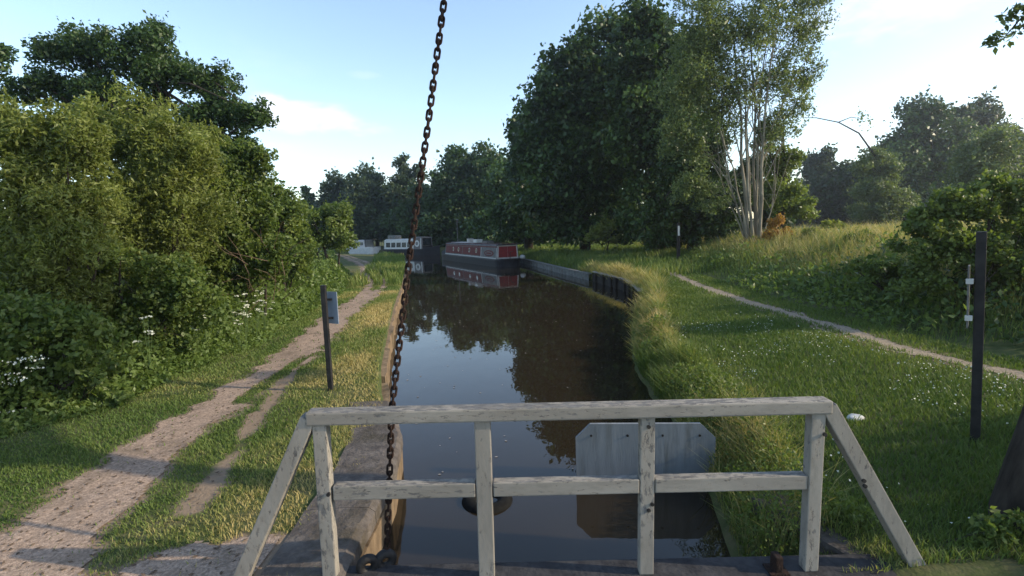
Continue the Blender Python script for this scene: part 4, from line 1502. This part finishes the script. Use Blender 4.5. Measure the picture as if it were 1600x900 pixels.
mb.tube([p, p.lerp(q, 0.5) + Vector((0.2, 0, 0.5)), Vector(lob2[1][0]), q, Vector(lob2[2][0])], [0.06, 0.04, 0.022, 0.012, 0.004], 5, False)
mb.bm.transform(Matrix.Translation(-fb))
mb.build('trunk', M['bark'], e, True)
# leafy sprig at its foot
rng = np.random.default_rng(210)
plant('bramble_bush', 'leafy bramble sprig at the foot of the leaning trunk', 'bush', [((3.60, 3.62, 0.62), (0.16, 0.14, 0.16)), ((3.82, 3.58, 0.72), (0.16, 0.14, 0.18)), ((3.5, 3.66, 0.5), (0.12, 0.1, 0.1))], 'hawthorn', 0.06, 211, trunk_r=0.008, cover=2.2, parts=SH, stems=4, nlimb=8, asp=0.5)

# ---- hedgerow trees on the right that shade the lawn
for i, (x, y, h, r) in enumerate(((13.5, 2.6, 5.8, 2.0), (14.5, -1.5, 7.0, 2.4), (15.5, -4.5, 7.2, 2.6), (21.5, 11.5, 8.5, 3.4))):
    lobs = [((x, y, h * 0.72), (r, r, h * 0.28)), ((x + 0.8, y - 1.0, h * 0.45), (r, r, h * 0.3)), ((x - 0.6, y + 0.8, h * 0.5), (r * 0.9, r, h * 0.26))]
    plant('hedgerow_tree', ['hedgerow tree beside the footpath, behind the overhanging hazel', 'taller hedgerow tree out on the right of the bridge', 'hedgerow tree on the right behind the bridge', 'hedgerow tree standing back from the footpath'][i],
          'tree', lobs, 'oak', 0.17, 220 + i, trunk_r=0.2, cover=3.2, per=16, pr=0.4, group='hedgerow trees by the footpath', low=0.9)

# far woodland closing every gap
rng = np.random.default_rng(300)
Cw, Rw = [], []
for a in np.linspace(R(-75), R(75), 90):
    d = 150 + rng.uniform(-12, 12)
    x, y = d * math.sin(a), d * math.cos(a)
    for z in (2, 6, 10):
        Cw.append((x + rng.normal() * 3, y + rng.normal() * 3, H(x, y) + z + rng.normal()))
        Rw.append(rng.uniform(3.5, 5.5))
v, F, t = foliage(np.array(Cw), np.array(Rw), 42000, rng, 0.9, 0.6)
tag(np_obj('woods', v, F, M['far'], None, t), 'far dim woodland closing the view behind the trees', 'woods', kind='stuff')

# ------------------------------------------------------------------ undergrowth, grass, flowers


def scatter(n, x0, x1, y0, y1, rng, keep, power=1.0):
    """points thinning out with distance"""
    out = []
    tot = 0
    while tot < n:
        y = np.exp(rng.uniform(np.log(y0), np.log(y1), 60000)) if power == 1 else rng.uniform(y0, y1, 60000)
        x = rng.uniform(x0, x1, 60000)
        k = keep(x, y) > rng.random(60000)
        out.append(np.stack([x[k], y[k]], 1))
        tot += k.sum()
        if len(out) > 80:
            break
    return np.concatenate(out)[:n]


def grass(name, label, pts, hfun, wfun, tint, rng, lean=0.5, mat='grass'):
    n = len(pts)
    x, y = pts[:, 0], pts[:, 1]
    z = Hn(x, y) - 0.01
    h = hfun(x, y) * rng.uniform(0.5, 1.3, n)
    w = wfun(x, y) * rng.uniform(0.7, 1.3, n)
    a = rng.uniform(0, 2 * np.pi, n)
    dx, dy = np.cos(a), np.sin(a)
    b = a + rng.normal(1.57, 0.5, n)
    lx, ly = np.cos(b) * h * lean * rng.uniform(0.1, 1.0, n), np.sin(b) * h * lean * rng.uniform(0.1, 1.0, n)
    P = np.stack([x, y, z], 1)
    side = np.stack([dx, dy, np.zeros(n)], 1) * w[:, None] * 0.5
    mid = P + np.stack([lx * 0.3, ly * 0.3, h * 0.58], 1)
    tip = P + np.stack([lx, ly, h * 0.96], 1)
    V = np.stack([P - side, P + side, mid + side * 0.8, mid - side * 0.8, tip + side * 0.12, tip - side * 0.12], 1).reshape(-1, 3)
    i = np.arange(n, dtype=np.int32)[:, None] * 6
    F = np.concatenate([i + np.array([0, 1, 2, 3], dtype=np.int32), i + np.array([3, 2, 4, 5], dtype=np.int32)], 1).reshape(-1, 4)
    t = np.clip(tint(x, y) + rng.normal(0, 0.12, n), 0, 1)
    o = np_obj(name, V, F, M[mat], None, np.repeat(t, 6))
    return tag(o, label, 'grass', kind='stuff')


rng = np.random.default_rng(400)
dist = lambda x, y: np.hypot(x, y)
wfar = lambda x, y: 0.0011 * dist(x, y) + 0.003
# mown lawn between the water and the footpath
pts = scatter(140000, 2.3, 9.0, 1.9, 30, rng, lambda x, y: (x > xR(y) + 0.35) * ((y > 3.45) | (x > 3.55)) * (x < np.interp(y, RPY, RPX) + 1.0) * (rp_mask(x, y) < 0.55 + 0.3 * vnoise(x * 5, y * 5)) * (1.0 - 0.5 * (np.abs(x - np.interp(y, RPY, RPX)) < 0.6)))
grass('lawn_grass', 'short green grass of the right lawn', pts, lambda x, y: 0.045 + 0.05 * fbm(x * 0.8, y * 0.8) + 0.002 * y, wfar, lambda x, y: 0.20 + 0.60 * (fbm(x * 0.6 + 3, y * 0.6) - 0.34) + 0.25 * (1 - sst(x - xR(y), 0.5, 1.6)), rng, 0.9)
# verge between towpath and wall, and left of the towpath
pts = scatter(110000, -7.6, -1.5, 3.0, 30, rng, lambda x, y: (x < xL(y) - 0.10) * ((x < xL(y) - 0.55 - 0.25 * (vnoise(x * 3, y * 3) - 0.5)) | (y > 6.4) & (vnoise(x * 4, y * 4) + 0.5 * (y - 6.4) > 0.55) | (vnoise(x * 4, y * 4) > 0.85)) * np.clip(1.0 - 1.15 * sst(tp_mask(x, y), 0.15, 0.75), 0.015, 1) * np.clip(1.5 - 1.3 * fbm(x * 1.4, y * 1.4) , 0.15, 1))
grass('verge_grass', 'short patchy grass of the towpath verges, straw-coloured near the wall', pts, lambda x, y: 0.018 + 0.04 * fbm(x, y) + 0.0020 * y, wfar,
      lambda x, y: 0.30 + 1.3 * (fbm(x * 0.9, y * 0.7) - 0.40) + 0.30 * (1 - sst(xL(y) - x, 0.5, 1.7)) * (y < 22), rng, 0.9)
# long grass hanging over the right water edge
pts = scatter(26000, 1.8, 7, 4.0, 30, rng, lambda x, y: (x > xR(y) - 0.05) * (x < xR(y) + 0.75) * (0.25 + 0.75 * (fbm(x * 0.9, y * 0.9) > 0.45)) * np.where(y < 7.2, 0.35, 1.0))
grass('bank_grass', 'long green and golden grass along the right water edge', pts, lambda x, y: 0.22 + 0.35 * fbm(x * 1.2, y * 1.2) + 0.2 * sst(y, 12, 20), lambda x, y: wfar(x, y) * 1.1, lambda x, y: 0.52 + 1.3 * (fbm(x * 0.5 + 11, y * 0.5) - 0.42) + 0.25 * sst(y, 14, 20), rng, 0.9)
# tall grass on the slope beyond the footpath
pts = scatter(75000, 6.5, 30, 9.0, 48, rng, lambda x, y: (x > np.interp(y, RPY, RPX) + 0.9) * np.clip(0.3 + sst(x - np.interp(y, RPY, RPX), 0.9, 2.5), 0, 1))
grass('meadow_grass', 'tall seeding meadow grass on the slope beyond the footpath', pts, lambda x, y: 0.16 + 0.80 * sst(x - np.interp(y, RPY, RPX), 0.8, 4.0) * (0.15 + 1.0 * fbm(x * .9, y * .9)), lambda x, y: wfar(x, y) * 0.75,
      lambda x, y: 0.28 + 1.0 * sst(x - np.interp(y, RPY, RPX), 1.4, 4.5) * fbm(x * 0.5, y * 0.5 + 7), rng, 0.8)
# rough grass on the right bank beneath the big trees and on the left bank edge
pts = scatter(40000, -14, 14, 24, 62, rng, lambda x, y: ((x > xR(y) + 0.2) * (x < np.interp(y, RPY, RPX) + 6) + (x < xL(y) - 0.05) * (x > xL(y) - 2.6) * (tp_mask(x, y) < 0.5)), power=0)
grass('rough_grass', 'rough grass on both banks near the boats', pts, lambda x, y: 0.25 + 0.4 * fbm(x * 0.7, y * 0.7), lambda x, y: wfar(x, y) * 1.2, lambda x, y: 0.25 + 0.7 * (fbm(x * 0.4, y * 0.4) - 0.4), rng, 0.6)
# herbs along the foot of the hedge and on the right bank
def herbs(name, label, n, x0, x1, y0, y1, keep, hf, leaf, seed, mat='herb', tb=0.5):
    rng = np.random.default_rng(seed)
    p = scatter(n, x0, x1, y0, y1, rng, keep)
    z = Hn(p[:, 0], p[:, 1]) + hf(p[:, 0], p[:, 1]) * rng.random(len(p)) ** 0.7
    P = np.stack([p[:, 0], p[:, 1], z], 1) + rng.normal(0, 0.02, (len(p), 3))
    s = np.clip(dist(P[:, 0], P[:, 1]) / 9, 0.7, 2)
    v, F = leaf_quads(P, leaf, leaf * 0.5, np.tile([0, -0.2, 0.5], (len(P), 1)), rng, 0.3)
    c = np.repeat(P, 4, 0)
    v = c + (v - c) * np.repeat(s, 4)[:, None]
    t = np.clip(tb + 0.5 * (fbm(P[:, 0] * 1.3, P[:, 1] * 1.3) - 0.5) + rng.normal(0, 0.15, len(P)), 0, 1)
    tag(np_obj(name, v, F, M[mat], None, np.repeat(t, 4)), label, 'undergrowth', kind='stuff')


HFY = np.array([2, 4, 5.8, 7.0, 9.0, 11.5, 15, 20, 26, 34, 44.])            # foot of the hedge
HFX = np.array([-6.8, -6.8, -6.7, -6.2, -6.0, -6.0, -6.5, -7.0, -8.2, -11, -14.5])
herbs('undergrowth', 'nettles and herbs at the foot of the left hedge', 70000, -17, -5, 3.5, 34, lambda x, y: (x < np.interp(y, HFY, HFX) + 0.35 * (vnoise(x * 2, y * 2) - 0.3)) * np.exp(-np.clip(np.interp(y, HFY, HFX) - x, 0, 9) / 1.5),
      lambda x, y: (0.12 + 1.35 * sst(np.interp(y, HFY, HFX) - x, -0.1, 1.0)) * (0.35 + 1.0 * fbm(x * 1.1, y * 1.1)), 0.075, 420)
herbs('undergrowth', 'leafy weeds on the right bank below the lawn', 26000, 1.8, 6, 3.9, 19, lambda x, y: (x > xR(y) - 0.12) * (x < xR(y) + 1.0) * ((fbm(x * 0.8 + 5, y * 0.8) > 0.46) | (x < xR(y) + 0.12) | (y < 6.5) & (x < xR(y) + 0.8)),
      lambda x, y: 0.10 + 0.75 * fbm(x * 1.2, y * 1.2) * (1 - sst(x - xR(y), 0.4, 1.1)) * sst(x - xR(y), -0.2, 0.2), 0.050, 421, 'hawthorn')
herbs('undergrowth', 'dark undergrowth below the hazel and the hedgerow trees', 12000, 8, 20, 4, 16, lambda x, y: (x > np.interp(y, RPY, RPX) + 1.5) * 1.0,
      lambda x, y: 0.2 + 0.9 * fbm(x, y) * sst(x - np.interp(y, RPY, RPX), 1.2, 3), 0.09, 422, 'oak')
herbs('undergrowth', 'rough weeds and brambles scattered over the meadow slope', 16000, 8, 26, 10, 34, lambda x, y: (x > np.interp(y, RPY, RPX) + 0.9) * (fbm(x * 0.45 + 21, y * 0.45) > 0.47),
      lambda x, y: 0.2 + 0.75 * fbm(x * 0.8, y * 0.8) * sst(x - np.interp(y, RPY, RPX), 0.8, 2.5), 0.085, 423)
rng = np.random.default_rng(429)
p = scatter(900, -7, -1.8, 3.2, 20, rng, lambda x, y: (tp_mask(x, y) > 0.3) * (x < xL(y) - 0.6) * 0.8)
P = np.stack([p[:, 0], p[:, 1], Hn(p[:, 0], p[:, 1]) + 0.022], 1)
v, F = leaf_quads(P, 0.035, 0.022, np.tile([0, 0, 3.0], (len(P), 1)), rng)
tag(np_obj('leaf_litter', v, F, M['deadwood']), 'brown leaf litter on the towpath gravel', 'leaves', kind='stuff')
# white clover in the lawn
rng = np.random.default_rng(430)
p = scatter(1000, 2.8, 7.2, 3.6, 15, rng, lambda x, y: (x > xR(y) + 0.5) * (x < np.interp(y, RPY, RPX) - 0.3) * (fbm(x * 0.9 + 2, y * 0.9) > 0.5) * (0.15 + 0.85 * sst(y, 5.5, 7.5)))
P = np.stack([p[:, 0], p[:, 1], Hn(p[:, 0], p[:, 1]) + rng.uniform(0.05, 0.10, len(p))], 1)
v, F = leaf_quads(P, 0.020, 0.019, np.tile([0, -0.6, 0.8], (len(P), 1)), rng)
tag(np_obj('clover_flowers', v, F, M['petal']), 'white clover flowers dotting the right lawn', 'flowers', kind='stuff')
# leaves and fluff on the water
p = scatter(190, -4, 5, 6, 38, rng, lambda x, y: (x > xL(y) + 0.3) * (x < xR(y) - 0.3) * 1.0)
P = np.stack([p[:, 0], p[:, 1], np.full(len(p), 0.006)], 1)
a = rng.uniform(0, 6.28, len(p))
ax = np.stack([np.cos(a), np.sin(a), 0 * a], 1)
ay = np.stack([-np.sin(a), np.cos(a), 0 * a], 1)
s = rng.uniform(0.012, 0.035, (len(p), 1)) * (0.6 + dist(p[:, 0], p[:, 1])[:, None] / 30)
V = np.stack([P - ax * s, P + ay * s * 0.7, P + ax * s, P - ay * s * 0.7], 1).reshape(-1, 3)
tag(np_obj('floating_leaves', V, np.arange(4 * len(p), dtype=np.int32).reshape(-1, 4), M['greywood']), 'pale leaves drifting on the canal', 'leaves', kind='stuff')


# cow parsley: thin stems with flat white heads
def cow_parsley():
    rng = np.random.default_rng(440)
    e = empty('cow_parsley')
    heads, stems = [], MB()
    for k in range(5):
        a, r, h = rng.uniform(0, 6.28), rng.uniform(0.03, 0.22), rng.uniform(0.75, 1.15)
        tp = Vector((r * math.cos(a), r * math.sin(a), h))
        stems.tube([(0, 0, -0.05), (tp.x * 0.4, tp.y * 0.4, h * 0.55), tp], [0.006, 0.005, 0.003], 5, False)
        heads = []
        for q in range(20):
            b, s = rng.uniform(0, 6.28), rng.random() ** 0.5 * 0.06
            heads.append((tp.x + s * math.cos(b), tp.y + s * math.sin(b), h + 0.02 - s * 0.2 + rng.normal() * 0.004))
        P = np.array(heads)
        v, F = leaf_quads(P, 0.026, 0.024, np.tile([0, -0.5, 0.9], (len(P), 1)), rng)
        np_obj('flower_head', v, F, M['petal'], e)
    stems.build('stem', M['stem'], e)
    return e


rng = np.random.default_rng(441)
cp0 = cow_parsley()
spots = [(410, 470, 12), (425, 462, 12.6), (440, 470, 12.3), (385, 478, 11.8), (370, 500, 11.2), (450, 455, 13.5), (350, 505, 11), (395, 455, 12.6), (330, 525, 10.4), (430, 448, 13.8), (465, 462, 14), (300, 540, 10), (480, 448, 16.5), (240, 600, 8.6), (120, 640, 7.5)]
for i, (px, py, Y) in enumerate(spots):
    o = cp0 if i == 0 else copy_tree(cp0)
    q = at(px, py, Y)
    x = float(np.interp(Y, HFY, HFX)) - rng.uniform(-0.05, 0.55)
    o.location = (x, Y, H(x, Y))
    o.rotation_euler = (rng.normal() * 0.08, rng.normal() * 0.08, rng.uniform(0, 6.28))
    s = rng.uniform(0.7, 1.05)
    o.scale = (s, s, s)
    tag(o, 'cow parsley with flat white flower heads at the foot of the left hedge', 'wildflower', 'cow parsley along the hedge foot')
# blossom on the elder bush
for o in bpy.data.objects:
    if o.name.startswith('elder_bush') and o.parent is None:
        P = []
        for px, py in ((22, 565), (40, 560), (15, 585), (55, 575), (35, 590), (8, 600), (60, 560), (20, 640)):
            c = np.array(at(px, py, 6.55))
            k = 15
            P.append(c + rng.normal(0, 1, (k, 3)) * np.array([0.06, 0.05, 0.018]))
        P = np.concatenate(P)
        v, F = leaf_quads(P, 0.024, 0.024, np.tile([0, -0.6, 0.8], (len(P), 1)), rng)
        np_obj('blossom', v - np.array(o.location), F, M['petal'], o)

# ------------------------------------------------------------------ evening haze
mh = bpy.data.materials.new('haze')
mh.use_nodes = True
nt = mh.node_tree
nt.nodes.clear()
ho = nt.nodes.new('ShaderNodeOutputMaterial')
pv = nt.nodes.new('ShaderNodeVolumePrincipled')
pv.inputs['Color'].default_value = (0.80, 0.86, 0.95, 1)
pv.inputs['Density'].default_value = 0.0006
pv.inputs['Anisotropy'].default_value = 0.6
nt.links.new(pv.outputs[0], ho.inputs['Volume'])
hb = MB()
hb.box((-20, 180, 24), (900, 520, 54))
hz = hb.build('haze', mh)
tag(hz, 'thin evening haze over the far trees', 'haze', kind='stuff')
S.cycles.volume_bounces = 0
